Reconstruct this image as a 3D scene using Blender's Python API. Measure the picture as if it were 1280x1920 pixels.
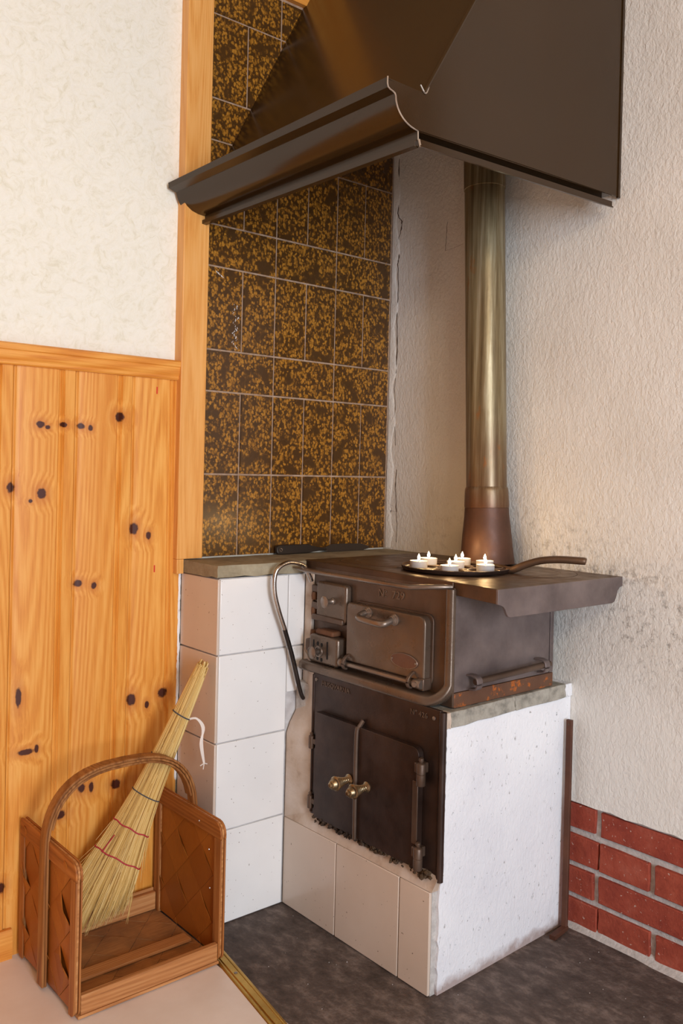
import bpy, bmesh, math, random
from mathutils import Vector, Matrix
random.seed(7)
for o in list(bpy.data.objects): bpy.data.objects.remove(o, do_unlink=True)
S = bpy.context.scene
COL = S.collection
PI = math.pi

# ------------------------------------------------------------------ camera
FPX, PX, PY = 1648.63, 610.46, 897.09          # focal length and principal point, pixels of 1280x1920
yaw, pit, rol = 0.87787, -0.00945, 0.023635
fw = Vector((math.cos(yaw)*math.cos(pit), math.sin(yaw)*math.cos(pit), math.sin(pit)))
rt = Vector((math.sin(yaw), -math.cos(yaw), 0)); up = rt.cross(fw)
r2 = rt*math.cos(rol) + up*math.sin(rol); u2 = -rt*math.sin(rol) + up*math.cos(rol)
cam_d = bpy.data.cameras.new('camera'); cam = bpy.data.objects.new('camera', cam_d); COL.objects.link(cam)
Mx = Matrix.Identity(4)
for i in range(3): Mx[i][0], Mx[i][1], Mx[i][2] = r2[i], u2[i], -fw[i]
Mx.translation = Vector((-1.12009, -1.80468, 1.02613))
cam.matrix_world = Mx
cam_d.sensor_fit = 'VERTICAL'; cam_d.sensor_height = 36.0; cam_d.sensor_width = 24.0
cam_d.lens = FPX/1920*36.0
cam_d.shift_x = (640-PX)/1920; cam_d.shift_y = -(960-PY)/1920
cam_d.clip_start = 0.05
S.camera = cam

# ------------------------------------------------------------------ light
S.view_settings.view_transform = 'Standard'; S.view_settings.look = 'None'
S.view_settings.exposure = -0.10; S.view_settings.gamma = 1.0; S.view_settings.use_curve_mapping = False
W = bpy.data.worlds.new('world'); S.world = W; W.use_nodes = True
bg = W.node_tree.nodes['Background']; bg.inputs[0].default_value = (0.93, 0.94, 0.97, 1); bg.inputs[1].default_value = 0.85

def area(name, loc, target, sx, sy, power, col):
    d = bpy.data.lights.new(name, 'AREA'); d.shape = 'RECTANGLE'; d.size = sx; d.size_y = sy
    d.energy = power; d.color = col
    o = bpy.data.objects.new(name, d); COL.objects.link(o); o.location = loc
    o.rotation_euler = (Vector(target)-Vector(loc)).to_track_quat('-Z', 'Y').to_euler()
    return o
area('window_daylight', (-1.10, -4.4, 1.15), (0.25, 0, 0.8), 0.8, 1.5, 116, (0.78, 0.87, 1.0))
area('ceiling_lamp', (-1.1, -2.9, 2.20), (0.1, 0, 1.4), 0.5, 0.5, 17, (1.0, 0.85, 0.66))

# ------------------------------------------------------------------ helpers: objects
WL = {}
def link(o): COL.objects.link(o); return o
def thing(name, label, cat, loc=(0, 0, 0), group=None):
    o = link(bpy.data.objects.new(name, None)); o.empty_display_size = 0.05
    o.location = loc; WL[o.name] = Vector(loc)
    tag(o, label, cat, group); return o
def tag(o, label=None, cat=None, group=None, kind=None):
    if label: o['label'] = label
    if cat: o['category'] = cat
    if group: o['group'] = group
    if kind: o['kind'] = kind
    return o
def sharp(me, ang):
    me.shade_smooth(); me.set_sharp_from_angle(angle=math.radians(ang))
def obj(name, bm, m, parent=None, bevel=0, seg=2, smooth=40, local=False):
    me = bpy.data.meshes.new(name)
    bmesh.ops.recalc_face_normals(bm, faces=bm.faces[:]) if not local == 'keep' else None
    bm.to_mesh(me); bm.free()
    return mobj(name, me, m, parent, bevel, seg, smooth, local)
def mobj(name, me, m, parent=None, bevel=0, seg=2, smooth=40, local=False):
    if m and not me.materials: me.materials.append(m)
    if smooth: sharp(me, smooth)
    o = link(bpy.data.objects.new(name, me))
    if parent is not None:
        o.parent = parent
        if not local: o.location = -WL.get(parent.name, Vector())
        WL[o.name] = Vector() if not local else WL.get(parent.name, Vector())
    else: WL[o.name] = Vector()
    if bevel:
        b = o.modifiers.new('bevel', 'BEVEL'); b.width = bevel; b.segments = seg; b.limit_method = 'ANGLE'; b.angle_limit = math.radians(35)
        b.harden_normals = False
    return o
def BM(): return bmesh.new()

# ------------------------------------------------------------------ helpers: shapes
def box(bm, x0, x1, y0, y1, z0, z1):
    vs = [bm.verts.new(p) for p in ((x0,y0,z0),(x1,y0,z0),(x1,y1,z0),(x0,y1,z0),(x0,y0,z1),(x1,y0,z1),(x1,y1,z1),(x0,y1,z1))]
    for f in ((0,3,2,1),(4,5,6,7),(0,1,5,4),(1,2,6,5),(2,3,7,6),(3,0,4,7)): bm.faces.new([vs[i] for i in f])
    return bm
def hull8(bm, a, b):
    """solid between two matching polygons a and b (lists of 3-D points)"""
    va = [bm.verts.new(p) for p in a]; vb = [bm.verts.new(p) for p in b]; n = len(va)
    bm.faces.new(va[::-1]); bm.faces.new(vb)
    for i in range(n): bm.faces.new((va[i], va[(i+1) % n], vb[(i+1) % n], vb[i]))
    return bm
def prism(bm, pts, axis, a0, a1):
    f = {'X': lambda p, a: (a, p[0], p[1]), 'Y': lambda p, a: (p[0], a, p[1]), 'Z': lambda p, a: (p[0], p[1], a)}[axis]
    return hull8(bm, [f(p, a0) for p in pts], [f(p, a1) for p in pts])
def frames(pts):
    P = [Vector(p) for p in pts]; T = []
    for i in range(len(P)):
        t = (P[min(i+1, len(P)-1)]-P[max(i-1, 0)]); T.append(t.normalized())
    n = T[0].orthogonal().normalized(); N = []
    for t in T:
        n = (n - t*n.dot(t)); n = n.normalized() if n.length > 1e-6 else t.orthogonal().normalized(); N.append(n.copy())
    return P, T, N
def tube(bm, pts, r, seg=10, closed=False):
    P, T, N = frames(pts); rings = []
    for i, p in enumerate(P):
        rr = r[i] if isinstance(r, (list, tuple)) else r
        b = T[i].cross(N[i])
        rings.append([bm.verts.new(p + (N[i]*math.cos(2*PI*k/seg) + b*math.sin(2*PI*k/seg))*rr) for k in range(seg)])
    m = len(rings)
    for i in range(m if closed else m-1):
        A, B = rings[i], rings[(i+1) % m]
        for k in range(seg): bm.faces.new((A[k], A[(k+1) % seg], B[(k+1) % seg], B[k]))
    if not closed: bm.faces.new(rings[0][::-1]); bm.faces.new(rings[-1])
    return bm
def sweep(bm, pts, sec, upv):
    """sweep a closed section (list of (side, up)) along pts, up direction given per point or once"""
    P, T, _ = frames(pts); rings = []
    for i, p in enumerate(P):
        u = Vector(upv[i] if isinstance(upv, list) else upv)
        s = T[i].cross(u).normalized(); u = s.cross(T[i]).normalized()
        rings.append([bm.verts.new(p + s*a + u*b) for a, b in sec])
    n = len(sec)
    for A, B in zip(rings, rings[1:]):
        for k in range(n): bm.faces.new((A[k], A[(k+1) % n], B[(k+1) % n], B[k]))
    bm.faces.new(rings[0][::-1]); bm.faces.new(rings[-1])
    return bm
def lathe(bm, prof, origin=(0, 0, 0), axis=(0, 0, 1), seg=24):
    """prof: list of (radius, height along axis); ends closed"""
    a = Vector(axis).normalized(); n = a.orthogonal().normalized(); b = a.cross(n); o = Vector(origin); rings = []
    for r, h in prof:
        if r < 1e-6: rings.append([bm.verts.new(o + a*h)])
        else: rings.append([bm.verts.new(o + a*h + (n*math.cos(2*PI*k/seg)+b*math.sin(2*PI*k/seg))*r) for k in range(seg)])
    for A, B in zip(rings, rings[1:]):
        for k in range(seg):
            k2 = (k+1) % seg
            if len(A) == 1 and len(B) == 1: continue
            if len(A) == 1: bm.faces.new((A[0], B[k2], B[k]))
            elif len(B) == 1: bm.faces.new((A[k], A[k2], B[0]))
            else: bm.faces.new((A[k], A[k2], B[k2], B[k]))
    for R in (rings[0], rings[-1]):
        if len(R) > 1: bm.faces.new(R)
    return bm
def rrect(u0, u1, v0, v1, r, n=4):
    """rounded rectangle outline; r one radius or (bl, br, tr, tl)"""
    R = r if isinstance(r, (list, tuple)) else (r,)*4; P = []
    for (cu, cv, a0, rr) in ((u0+R[0], v0+R[0], PI, R[0]), (u1-R[1], v0+R[1], 1.5*PI, R[1]), (u1-R[2], v1-R[2], 0, R[2]), (u0+R[3], v1-R[3], .5*PI, R[3])):
        if rr < 1e-6: P.append((cu, cv)); continue
        for k in range(n+1): P.append((cu+rr*math.cos(a0+k*PI/2/n), cv+rr*math.sin(a0+k*PI/2/n)))
    return P
def smoothpath(pts, n=6):
    P = [Vector(p) for p in pts]; out = []
    for i in range(len(P)-1):
        p0, p1, p2, p3 = P[max(i-1, 0)], P[i], P[i+1], P[min(i+2, len(P)-1)]
        for k in range(n):
            t = k/n
            out.append(.5*((2*p1)+(p2-p0)*t+(2*p0-5*p1+4*p2-p3)*t*t+(3*p1-p0-3*p2+p3)*t**3))
    out.append(P[-1]); return out

# ------------------------------------------------------------------ helpers: materials
def lin(c):
    return tuple(((v/255)/12.92 if v/255 <= .04045 else ((v/255+.055)/1.055)**2.4) for v in c) + (1.0,)
class Mt:
    def __init__(s, name, rough=.5, metal=0, spec=.5, color=None):
        s.m = bpy.data.materials.new(name); s.m.use_nodes = True; s.t = s.m.node_tree
        s.b = s.t.nodes['Principled BSDF']; s.b.inputs['Roughness'].default_value = rough
        s.b.inputs['Metallic'].default_value = metal; s.b.inputs['Specular IOR Level'].default_value = spec
        if color: s.b.inputs['Base Color'].default_value = lin(color)
        s._p = None
    def new(s, t): return s.t.nodes.new(t)
    def put(s, sock, v):
        if isinstance(v, bpy.types.NodeSocket): s.t.links.new(v, sock)
        elif isinstance(v, (int, float)): sock.default_value = v
        else: sock.default_value = v
    @property
    def pos(s):
        if s._p is None: s._p = s.new('ShaderNodeNewGeometry').outputs['Position']
        return s._p
    def rand(s): return s.new('ShaderNodeObjectInfo').outputs['Random']
    def vec(s, op, a, b):
        n = s.new('ShaderNodeVectorMath'); n.operation = op; s.put(n.inputs[0], a)
        if op == 'SCALE': s.put(n.inputs['Scale'], b)
        else: s.put(n.inputs[1], b)
        return n.outputs[0]
    def scaled(s, sc, v=None): return s.vec('MULTIPLY', v or s.pos, sc)
    def math(s, op, a, b=0.0, clamp=False):
        n = s.new('ShaderNodeMath'); n.operation = op; n.use_clamp = clamp; s.put(n.inputs[0], a); s.put(n.inputs[1], b); return n.outputs[0]
    def noise(s, scale, detail=4, rough=.55, vec=None, dist=0):
        n = s.new('ShaderNodeTexNoise'); s.put(n.inputs['Vector'], vec or s.pos); n.inputs['Scale'].default_value = scale
        n.inputs['Detail'].default_value = detail; n.inputs['Roughness'].default_value = rough; n.inputs['Distortion'].default_value = dist
        return n.outputs['Fac']
    def vor(s, scale, vec=None, feature='F1', out='Distance'):
        n = s.new('ShaderNodeTexVoronoi'); n.feature = feature; s.put(n.inputs['Vector'], vec or s.pos); n.inputs['Scale'].default_value = scale
        return n.outputs[out]
    def ramp(s, fac, stops, interp='LINEAR'):
        n = s.new('ShaderNodeValToRGB'); s.put(n.inputs[0], fac); e = n.color_ramp.elements; n.color_ramp.interpolation = interp
        while len(e) < len(stops): e.new(1.0)
        for q, (p, c) in zip(e, stops):
            q.position = p; q.color = lin(c) if isinstance(c, tuple) else (c, c, c, 1)
        return n.outputs[0]
    def mix(s, fac, a, b, mode='MIX'):
        n = s.new('ShaderNodeMix'); n.data_type = 'RGBA'; n.blend_type = mode
        s.put(n.inputs[0], fac)
        for k, v in ((6, a), (7, b)):
            if isinstance(v, tuple): n.inputs[k].default_value = lin(v)
            else: s.put(n.inputs[k], v)
        return n.outputs[2]
    def maprange(s, v, a, b, c, d):
        n = s.new('ShaderNodeMapRange'); s.put(n.inputs[0], v)
        for i, x in enumerate((a, b, c, d)): n.inputs[i+1].default_value = x
        return n.outputs[0]
    def color(s, c): s.put(s.b.inputs['Base Color'], c); return s
    def rough(s, r): s.put(s.b.inputs['Roughness'], r); return s
    def bump(s, h, strength=.3, dist=.002):
        n = s.new('ShaderNodeBump'); n.inputs['Strength'].default_value = strength; n.inputs['Distance'].default_value = dist
        prev = s.b.inputs['Normal'].links
        if prev: s.t.links.new(prev[0].from_socket, n.inputs['Normal'])
        s.put(n.inputs['Height'], h); s.t.links.new(n.outputs[0], s.b.inputs['Normal']); return s
    def near(s, p, radii):
        """0 at point p growing to 1 at an ellipsoid of the given radii and beyond"""
        d = s.vec('SUBTRACT', s.pos, p); d = s.vec('MULTIPLY', d, tuple(1/x for x in radii))
        n = s.new('ShaderNodeVectorMath'); n.operation = 'LENGTH'; s.put(n.inputs[0], d); return n.outputs['Value']

# wallpaper: cream with short embossed fibres
w = Mt('cream_wallpaper', .8, spec=.2)
wv = w.noise(9, 2); warp = w.vec('ADD', w.pos, w.vec('SCALE', w.ramp(w.noise(30, 2), [(0, 0.0), (1, 1.0)]), .05))
fib = w.noise(1, 6, .75, w.scaled((90, 1, 150), warp), 1.5)
w.color(w.ramp(w.noise(22, 8, .7, warp, 2.5), [(.3, (226, 220, 198)), (.47, (240, 236, 221)), (.6, (243, 240, 228)), (.78, (232, 226, 206))]))
w.bump(w.noise(38, 6, .7, warp, 2.0), .45, .004); WALLPAPER = w.m
# rough white painted plaster, with soot near the stove
def plaster(name, base, dark, soot=False, rough=.75, strength=.55):
    p = Mt(name, rough, spec=.25)
    c = p.ramp(p.noise(5, 5), [(.3, dark), (.6, base)])
    pits = p.ramp(p.noise(95, 3, .6), [(.26, 0.35), (.32, 1.0)])
    c = p.mix(1.0, c, pits, 'MULTIPLY') if not soot else c
    if soot:
        d = p.near((.60, -.50, .80), (.25, .42, .20)); n = p.noise(48, 8, .75); 
        a = p.math('MULTIPLY', p.maprange(d, .25, 1.05, .8, 0), p.maprange(n, .50, .74, 0, 1), True)
        d2 = p.near((.60, -.83, .72), (.2, .22, .20)); a2 = p.math('MULTIPLY', p.maprange(d2, .3, 1.0, .8, 0), p.maprange(n, .53, .70, 0, 1), True)
        d3 = p.near((.60, -.38, .83), (.2, .16, .10)); a3 = p.maprange(d3, .1, 1.0, .6, 0)
        d4 = p.near((.60, -.70, .81), (.2, .30, .035)); a4 = p.math('MULTIPLY', p.maprange(d4, .2, 1.0, .8, 0), p.maprange(n, .46, .66, 0, 1), True)
        m = p.math('MAXIMUM', p.math('MAXIMUM', a, a2), p.math('MAXIMUM', a3, a4), True)
        c = p.mix(m, c, (70, 52, 36))
    if not soot:
        c = p.mix(p.maprange(p.noise(75, 4, .65, p.scaled((1.3, 1.3, .6))), .64, .72, 0, .7), c, (120, 112, 106))
        sz = p.new('ShaderNodeSeparateXYZ'); p.put(sz.inputs[0], p.pos)
        c = p.mix(p.maprange(p.math('ADD', sz.outputs[2], p.math('MULTIPLY', p.noise(30, 4), .05)), .03, .052, .75, 0), c, (150, 122, 110))
    p.color(c)
    h = p.math('ADD', p.math('MULTIPLY', p.noise(130, 5, .6, p.scaled((1, 1, .7)), .5), .7), p.math('MULTIPLY', p.noise(34, 4, .5, p.scaled((1, 1, .6)), .4), .45))
    p.bump(h, strength, .005); return p.m
PLASTER = plaster('painted_wall_plaster', (233, 229, 221), (225, 220, 211), True, strength=.75)
PLASTER_W = plaster('whitewashed_plaster', (234, 234, 236), (222, 222, 226), strength=.6)
# pine with knots
KN = [(-.403,1.108,.010,.008),(-.387,1.103,.006,.005),(-.352,1.110,.008,.006),(-.313,1.109,.009,.007),(-.291,1.106,.006,.007),(-.222,1.134,.012,.011),
 (-.463,.975,.009,.012),(-.397,.963,.011,.012),(-.421,.947,.005,.004),(-.182,.884,.011,.014),(-.145,.867,.007,.010),(-.312,.768,.010,.008),(-.276,.761,.007,.008),
 (-.438,.538,.007,.022),(-.179,.495,.011,.015),(-.140,.478,.006,.009),(-.100,.500,.014,.012),(-.420,.421,.018,.007),(-.397,.424,.005,.010),(-.295,.319,.009,.011),
 (-.272,.316,.006,.012),(-.213,.310,.012,.012),(-.345,.271,.016,.010),(-.466,.148,.010,.012),(-.189,.149,.008,.010),(-.150,.19,.008,.01)]
def pine(name, light, mid, dark, knots=(), rough=.42, axis='Z', ring=True):
    p = Mt(name, rough, spec=.4)
    sc = {'Z': (1, 1, .045), 'X': (.045, 1, 1), 'Y': (1, .045, 1)}[axis]
    off = p.vec('SCALE', (3.1, 5.7, 2.3), p.math('MULTIPLY', p.rand(), 9.0))
    base = p.pos; core = None
    for i, (x, z, rx, rz) in enumerate(knots):
        d = p.near((x, 0, z), (rx, 10, rz))
        core = d if core is None else p.math('MINIMUM', core, d)
    v = p.vec('ADD', p.vec('MULTIPLY', base, sc), off)
    if core is not None:
        push = p.maprange(core, .6, 4.0, .009, 0); n = p.new('ShaderNodeCombineXYZ'); p.put(n.inputs[0], push); p.put(n.inputs[1], push)
        v = p.vec('ADD', v, n.outputs[0])
    big = p.noise(9, 1, .4, v); rings = p.math('SINE', p.math('MULTIPLY', big, 150.0))
    fine = p.noise(260, 3, .6, v)
    g = p.math('ADD', p.math('MULTIPLY', rings, .16), p.math('MULTIPLY', fine, .9))
    c = p.ramp(g, [(.18, light), (.5, mid), (.82, dark)])
    c = p.mix(p.maprange(p.noise(14, 2, .5, v), .35, .75, 0, .35), c, dark)
    if core is not None:
        core = p.math('ADD', core, p.math('MULTIPLY', p.math('SUBTRACT', p.noise(120, 3), .5), .7))
        c = p.mix(p.maprange(core, .9, 2.6, .6, 0), c, (186, 104, 38))
        c = p.mix(p.maprange(core, .75, 1.05, 1, 0), c, (72, 30, 14))
    p.color(c); p.bump(fine, .12, .001); return p.m
PINE = pine('knotty_pine_varnish', (236, 172, 86), (224, 151, 62), (203, 122, 40), KN)
PINE_X = pine('pine_rail_varnish', (236, 168, 80), (222, 145, 58), (200, 118, 40), axis='X')
PINE_POST = pine('pine_post', (238, 180, 108), (231, 168, 92), (214, 142, 66), rough=.38)
PINE_RAW = pine('weathered_pine', (205, 148, 92), (186, 124, 70), (148, 92, 48), axis='X', rough=.65)
BASK = pine('basket_frame_wood', (184, 122, 66), (164, 100, 48), (122, 70, 30), rough=.5)
BASK_Y = pine('basket_rail_wood', (182, 116, 56), (162, 94, 40), (122, 68, 26), rough=.5, axis='Y')
HANDW = pine('bent_handle_wood', (172, 118, 66), (148, 94, 46), (104, 60, 28), rough=.5)
p = Mt('wood_chip_splint', .45)
gv = p.noise(1, 4, .6, p.vec('ADD', p.scaled((150, 150, 150)), p.vec('SCALE', (1, 2, 3), p.math('MULTIPLY', p.rand(), 40.0))))
tone = p.ramp(p.rand(), [(0, (158, 88, 24)), (.5, (178, 104, 32)), (1, (142, 76, 18))])
p.color(p.mix(p.maprange(p.noise(1, 4, .6, p.scaled((14, 260, 60))), .3, .7, 0, .4), tone, (140, 74, 22))); p.bump(gv, .15, .001); SPLINT = p.m
p = Mt('dusty_splint', .7)
p.color(p.mix(p.maprange(p.noise(18, 5), .4, .75, 0, .8), p.ramp(p.noise(1, 4, .6, p.scaled((20, 220, 20))), [(.3, (176, 122, 70)), (.7, (154, 100, 54))]), (112, 78, 50))); SPLINT_B = p.m
# brown glazed tile
p = Mt('brown_glazed_tile', .22, spec=.5)
ov = p.vec('ADD', p.pos, p.vec('SCALE', (1.0, 0, 2.7), p.math('MULTIPLY', p.rand(), 7.0)))
wv2 = p.new('ShaderNodeTexNoise'); p.put(wv2.inputs['Vector'], ov); wv2.inputs['Scale'].default_value = 140; wv2.inputs['Detail'].default_value = 1
wrp = p.vec('ADD', p.vec('MULTIPLY', ov, (1.1, .6, .85)), p.vec('SCALE', p.vec('SUBTRACT', wv2.outputs['Color'], (.5, .5, .5)), .010))
cell = p.vor(128, wrp); cellr = p.vor(128, wrp, out='Color')
spot = p.maprange(cell, .34, .66, 1, 0); sepc = p.new('ShaderNodeSeparateXYZ'); p.put(sepc.inputs[0], cellr)
spot = p.math('MULTIPLY', spot, p.maprange(sepc.outputs[0], .05, .7, .45, 1.0))
patch = p.maprange(p.noise(21, 2, .5, ov), .36, .45, 0, 1)
spot = p.math('MULTIPLY', spot, patch)
p.color(p.ramp(spot, [(.0, (72, 47, 20)), (.25, (92, 60, 22)), (.6, (142, 95, 31)), (1, (172, 119, 42))]))
p.rough(p.maprange(p.noise(7, 3), .3, .7, .2, .36)); p.bump(p.noise(45, 2), .06, .002); TILE = p.m
p = Mt('brown_grout', .85); p.color(p.ramp(p.noise(60, 4), [(.3, (146, 118, 96)), (.7, (184, 156, 132))])); GROUT = p.m
# white glazed tile
p = Mt('white_glazed_tile', .16, spec=.5)
p.color(p.mix(p.maprange(p.noise(170, 2, .4), .735, .76, 0, .8), p.ramp(p.noise(6, 3), [(.3, (232, 229, 226)), (.7, (238, 236, 233))]), (120, 100, 84)))
p.bump(p.noise(12, 2), .04, .003); WTILE = p.m
p = Mt('shaded_white_tile', .2, spec=.5)  # white tile again, warm shade of the -X faces mixed into its colour
p.color(p.mix(p.maprange(p.noise(150, 2, .4), .735, .76, 0, .8), p.ramp(p.noise(6, 3), [(.3, (206, 186, 168)), (.7, (214, 196, 180))]), (110, 90, 72))); WTILE_SHADED = p.m
p = Mt('grey_mortar', .9, spec=.2); p.color(p.ramp(p.noise(70, 5, .65), [(.3, (168, 162, 156)), (.7, (204, 198, 192))])); p.bump(p.noise(160, 4), .6, .003); MORTAR = p.m
p = Mt('white_grout', .8, spec=.2); p.color(p.ramp(p.noise(50, 4), [(.3, (176, 170, 168)), (.7, (206, 202, 200))])); WGROUT = p.m
p = Mt('beige_skim_plaster', .7, spec=.3)
c = p.ramp(p.noise(16, 5), [(.25, (150, 122, 100)), (.45, (192, 172, 154)), (.75, (208, 194, 182))]); p.color(c); p.bump(p.noise(40, 4), .5, .004); SKIM = p.m
p = Mt('concrete_slab', .8, spec=.25)
c = p.ramp(p.noise(14, 6, .65), [(.25, (112, 98, 78)), (.5, (150, 138, 114)), (.75, (176, 166, 142))]); p.color(c); p.bump(p.noise(70, 5), .4, .003); SLAB = p.m
p = Mt('cap_stone', .85, spec=.2); p.color(p.ramp(p.noise(30, 6, .7), [(.28, (110, 106, 98)), (.5, (158, 152, 140)), (.75, (178, 172, 160))])); p.bump(p.noise(80, 5), .6, .004); CAP = p.m
# brick
p = Mt('red_brick', .85, spec=.2)
c = p.ramp(p.noise(20, 6, .65), [(.25, (126, 54, 42)), (.55, (164, 78, 58)), (.8, (180, 102, 82))])
c = p.mix(p.maprange(p.rand(), 0, 1, 0, .45), c, (140, 60, 48))
c = p.mix(p.maprange(p.noise(120, 3), .66, .72, 0, .8), c, (205, 180, 165)); p.color(c); p.bump(p.noise(90, 5, .65), .6, .004); BRICK = p.m
# iron
def iron(name, a, b, rough=.45, metal=.45, rust=0.0, spec=.5, rustc=(150, 80, 26)):
    p = Mt(name, rough, metal, spec)
    c = p.ramp(p.noise(9, 6, .6), [(.3, a), (.7, b)])
    if rust: c = p.mix(p.maprange(p.noise(38, 6, .7), 1-rust, 1-rust+.08, 0, .85), c, rustc)
    p.color(c); p.rough(p.maprange(p.noise(30, 4), .3, .7, rough-.08, rough+.12)); p.bump(p.noise(220, 3), .18, .001); return p.m
IRON = iron('blackened_cast_iron', (78, 60, 48), (108, 88, 74), .42, .5, .24)
IRON_G = iron('grey_brown_door_iron', (92, 76, 63), (118, 101, 87), .30, .55, .22)
IRON_X = iron('raised_letter_iron', (104, 84, 68), (122, 102, 86), .4, .5)
IRON_D = iron('dark_panel_iron', (44, 30, 24), (74, 56, 48), .36, .5, .28)
IRON_L = iron('worn_bare_iron', (116, 102, 92), (150, 136, 124), .32, .75, .25)
IRON_T = iron('plate_iron', (72, 52, 38), (104, 78, 58), .4, .5, .33)
IRON_S = iron('side_plate_iron', (88, 76, 74), (128, 114, 110), .42, .35, .24)
IRON_R = iron('rust_flecked_iron', (92, 60, 42), (112, 78, 56), .6, .3, .46, rustc=(190, 100, 24))
RUST = iron('rusty_iron', (84, 54, 36), (112, 72, 42), .75, .1, .34, rustc=(140, 82, 34))
BOOT = iron('dark_rusted_boot', (62, 38, 28), (92, 60, 44), .5, .3, .3, rustc=(112, 64, 36))
BARR = iron('brown_rusted_bar', (72, 42, 30), (104, 64, 44), .6, .3, .3, rustc=(128, 74, 44))
CHAR = iron('charred_mortar', (34, 22, 14), (86, 66, 44), .8, .1, .3)
STEEL = iron('bright_steel', (168, 158, 150), (196, 188, 180), .2, 1.0)
BRASSK = iron('antique_brass', (112, 94, 70), (150, 130, 100), .3, .85)
# flue: galvanised, streaked
p = Mt('streaked_flue_metal', .38, .5)
st = p.noise(1, 5, .65, p.scaled((70, 70, 2.2))); low = p.noise(7, 5)
c = p.ramp(st, [(.25, (82, 64, 38)), (.5, (132, 116, 84)), (.72, (174, 164, 136))])
sep = p.new('ShaderNodeSeparateXYZ'); p.put(sep.inputs[0], p.pos)
rz = p.maprange(p.math('ADD', sep.outputs[2], p.math('MULTIPLY', low, .25)), 1.05, 1.30, .9, 0)
c = p.mix(rz, c, (92, 56, 38)); c = p.mix(p.maprange(p.noise(24, 5, .7, p.scaled((1, 1, .3))), .62, .72, 0, .8), c, (150, 88, 28))
p.color(c); p.bump(p.noise(60, 4), .15, .002); FLUE = p.m
# hood
p = Mt('dark_brown_enamel', .2, .15, .55)
p.color(p.ramp(p.noise(3, 3), [(.3, (50, 33, 15)), (.7, (56, 37, 17))])); p.rough(p.maprange(p.noise(18, 4), .3, .7, .17, .23)); HOOD = p.m
BARE = Mt('bare_metal_edge', .35, .9, color=(206, 198, 188)).m
# hearth, floor
p = Mt('dark_hearth_stone', .7, spec=.3)
c = p.ramp(p.math('ADD', p.math('MULTIPLY', p.noise(34, 7, .72, p.scaled((1, .55, 1))), .75), p.math('MULTIPLY', p.noise(6, 3), .25)), [(.33, (58, 48, 43)), (.5, (90, 78, 72)), (.68, (138, 123, 115))])
c = p.mix(p.maprange(p.noise(260, 2), .74, .78, 0, .8), c, (196, 186, 178))
p.color(c); p.bump(p.noise(60, 6, .65), .7, .006); HEARTH = p.m
p = Mt('pale_vinyl', .45, spec=.4)
p.color(p.ramp(p.noise(5, 6, .6), [(.3, (224, 208, 196)), (.6, (236, 224, 215)), (.8, (214, 194, 178))])); p.bump(p.noise(40, 4), .08, .002); VINYL = p.m
BRASS = iron('scuffed_brass', (168, 128, 52), (198, 158, 76), .3, .9, .2, rustc=(96, 66, 24))
CEIL = Mt('ceiling_boards', .8, color=(196, 158, 108)).m
STRAWS = [Mt('broom_straw', .6, color=c).m for c in ((206, 168, 96), (222, 188, 118), (234, 206, 142), (168, 124, 62))]
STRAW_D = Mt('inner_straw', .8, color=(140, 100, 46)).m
RED = Mt('red_twine', .7, color=(176, 34, 52)).m
GREYT = Mt('grey_twine', .7, color=(70, 70, 76)).m
WHITER = Mt('white_ribbon', .4, color=(226, 216, 206)).m
BLACKP = Mt('black_nylon', .4, color=(34, 27, 23)).m
BLADE = Mt('dark_blade', .35, .5, color=(70, 62, 56)).m
ALU = Mt('tealight_aluminium', .4, .35, color=(232, 228, 226)).m
p = Mt('candle_wax', .4, color=(250, 238, 218)); p.b.inputs['Subsurface Weight'].default_value = .5; p.b.inputs['Subsurface Radius'].default_value = (.02, .012, .006); WAX = p.m
WICK = Mt('burnt_wick', .9, color=(30, 22, 18)).m
p = Mt('candle_flame', .5); p.b.inputs['Base Color'].default_value = (0, 0, 0, 1)
p.b.inputs['Emission Color'].default_value = (1.0, .80, .50, 1); p.b.inputs['Emission Strength'].default_value = 26.0; FLAME = p.m
CRACK = Mt('crack_shadow', .95, color=(84, 66, 52)).m
NAIL = Mt('nail_head', .35, .8, color=(196, 190, 186)).m
DOORM = pine('added_door_brown', (150, 88, 40), (124, 70, 30), (92, 50, 20))
BACKW = Mt('warm_wood_wall', .7, color=(176, 116, 66)).m
SLOT = Mt('dark_air_slot', .9, color=(16, 12, 10)).m
REDPEN = Mt('red_pencil', .7, color=(208, 44, 28)).m

# ------------------------------------------------------------------ the room
XW = .605
def struct(name, bm, m, parent=None, **k):
    o = obj(name, bm, m, parent, **k)
    if parent is None: o['kind'] = 'structure'
    return o
struct('floor', box(BM(), -3.2, .9, -3.4, .2, -.08, -.006), VINYL)
struct('ceiling', box(BM(), -3.2, .9, -3.4, .2, 2.36, 2.44), CEIL)
struct('wall_back', box(BM(), -3.3, -3.2, -3.4, .2, -.006, 2.36), BACKW)
wl = struct('wall_left', box(BM(), -3.2, .9, .012, .14, -.006, 2.36), WALLPAPER)

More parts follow.
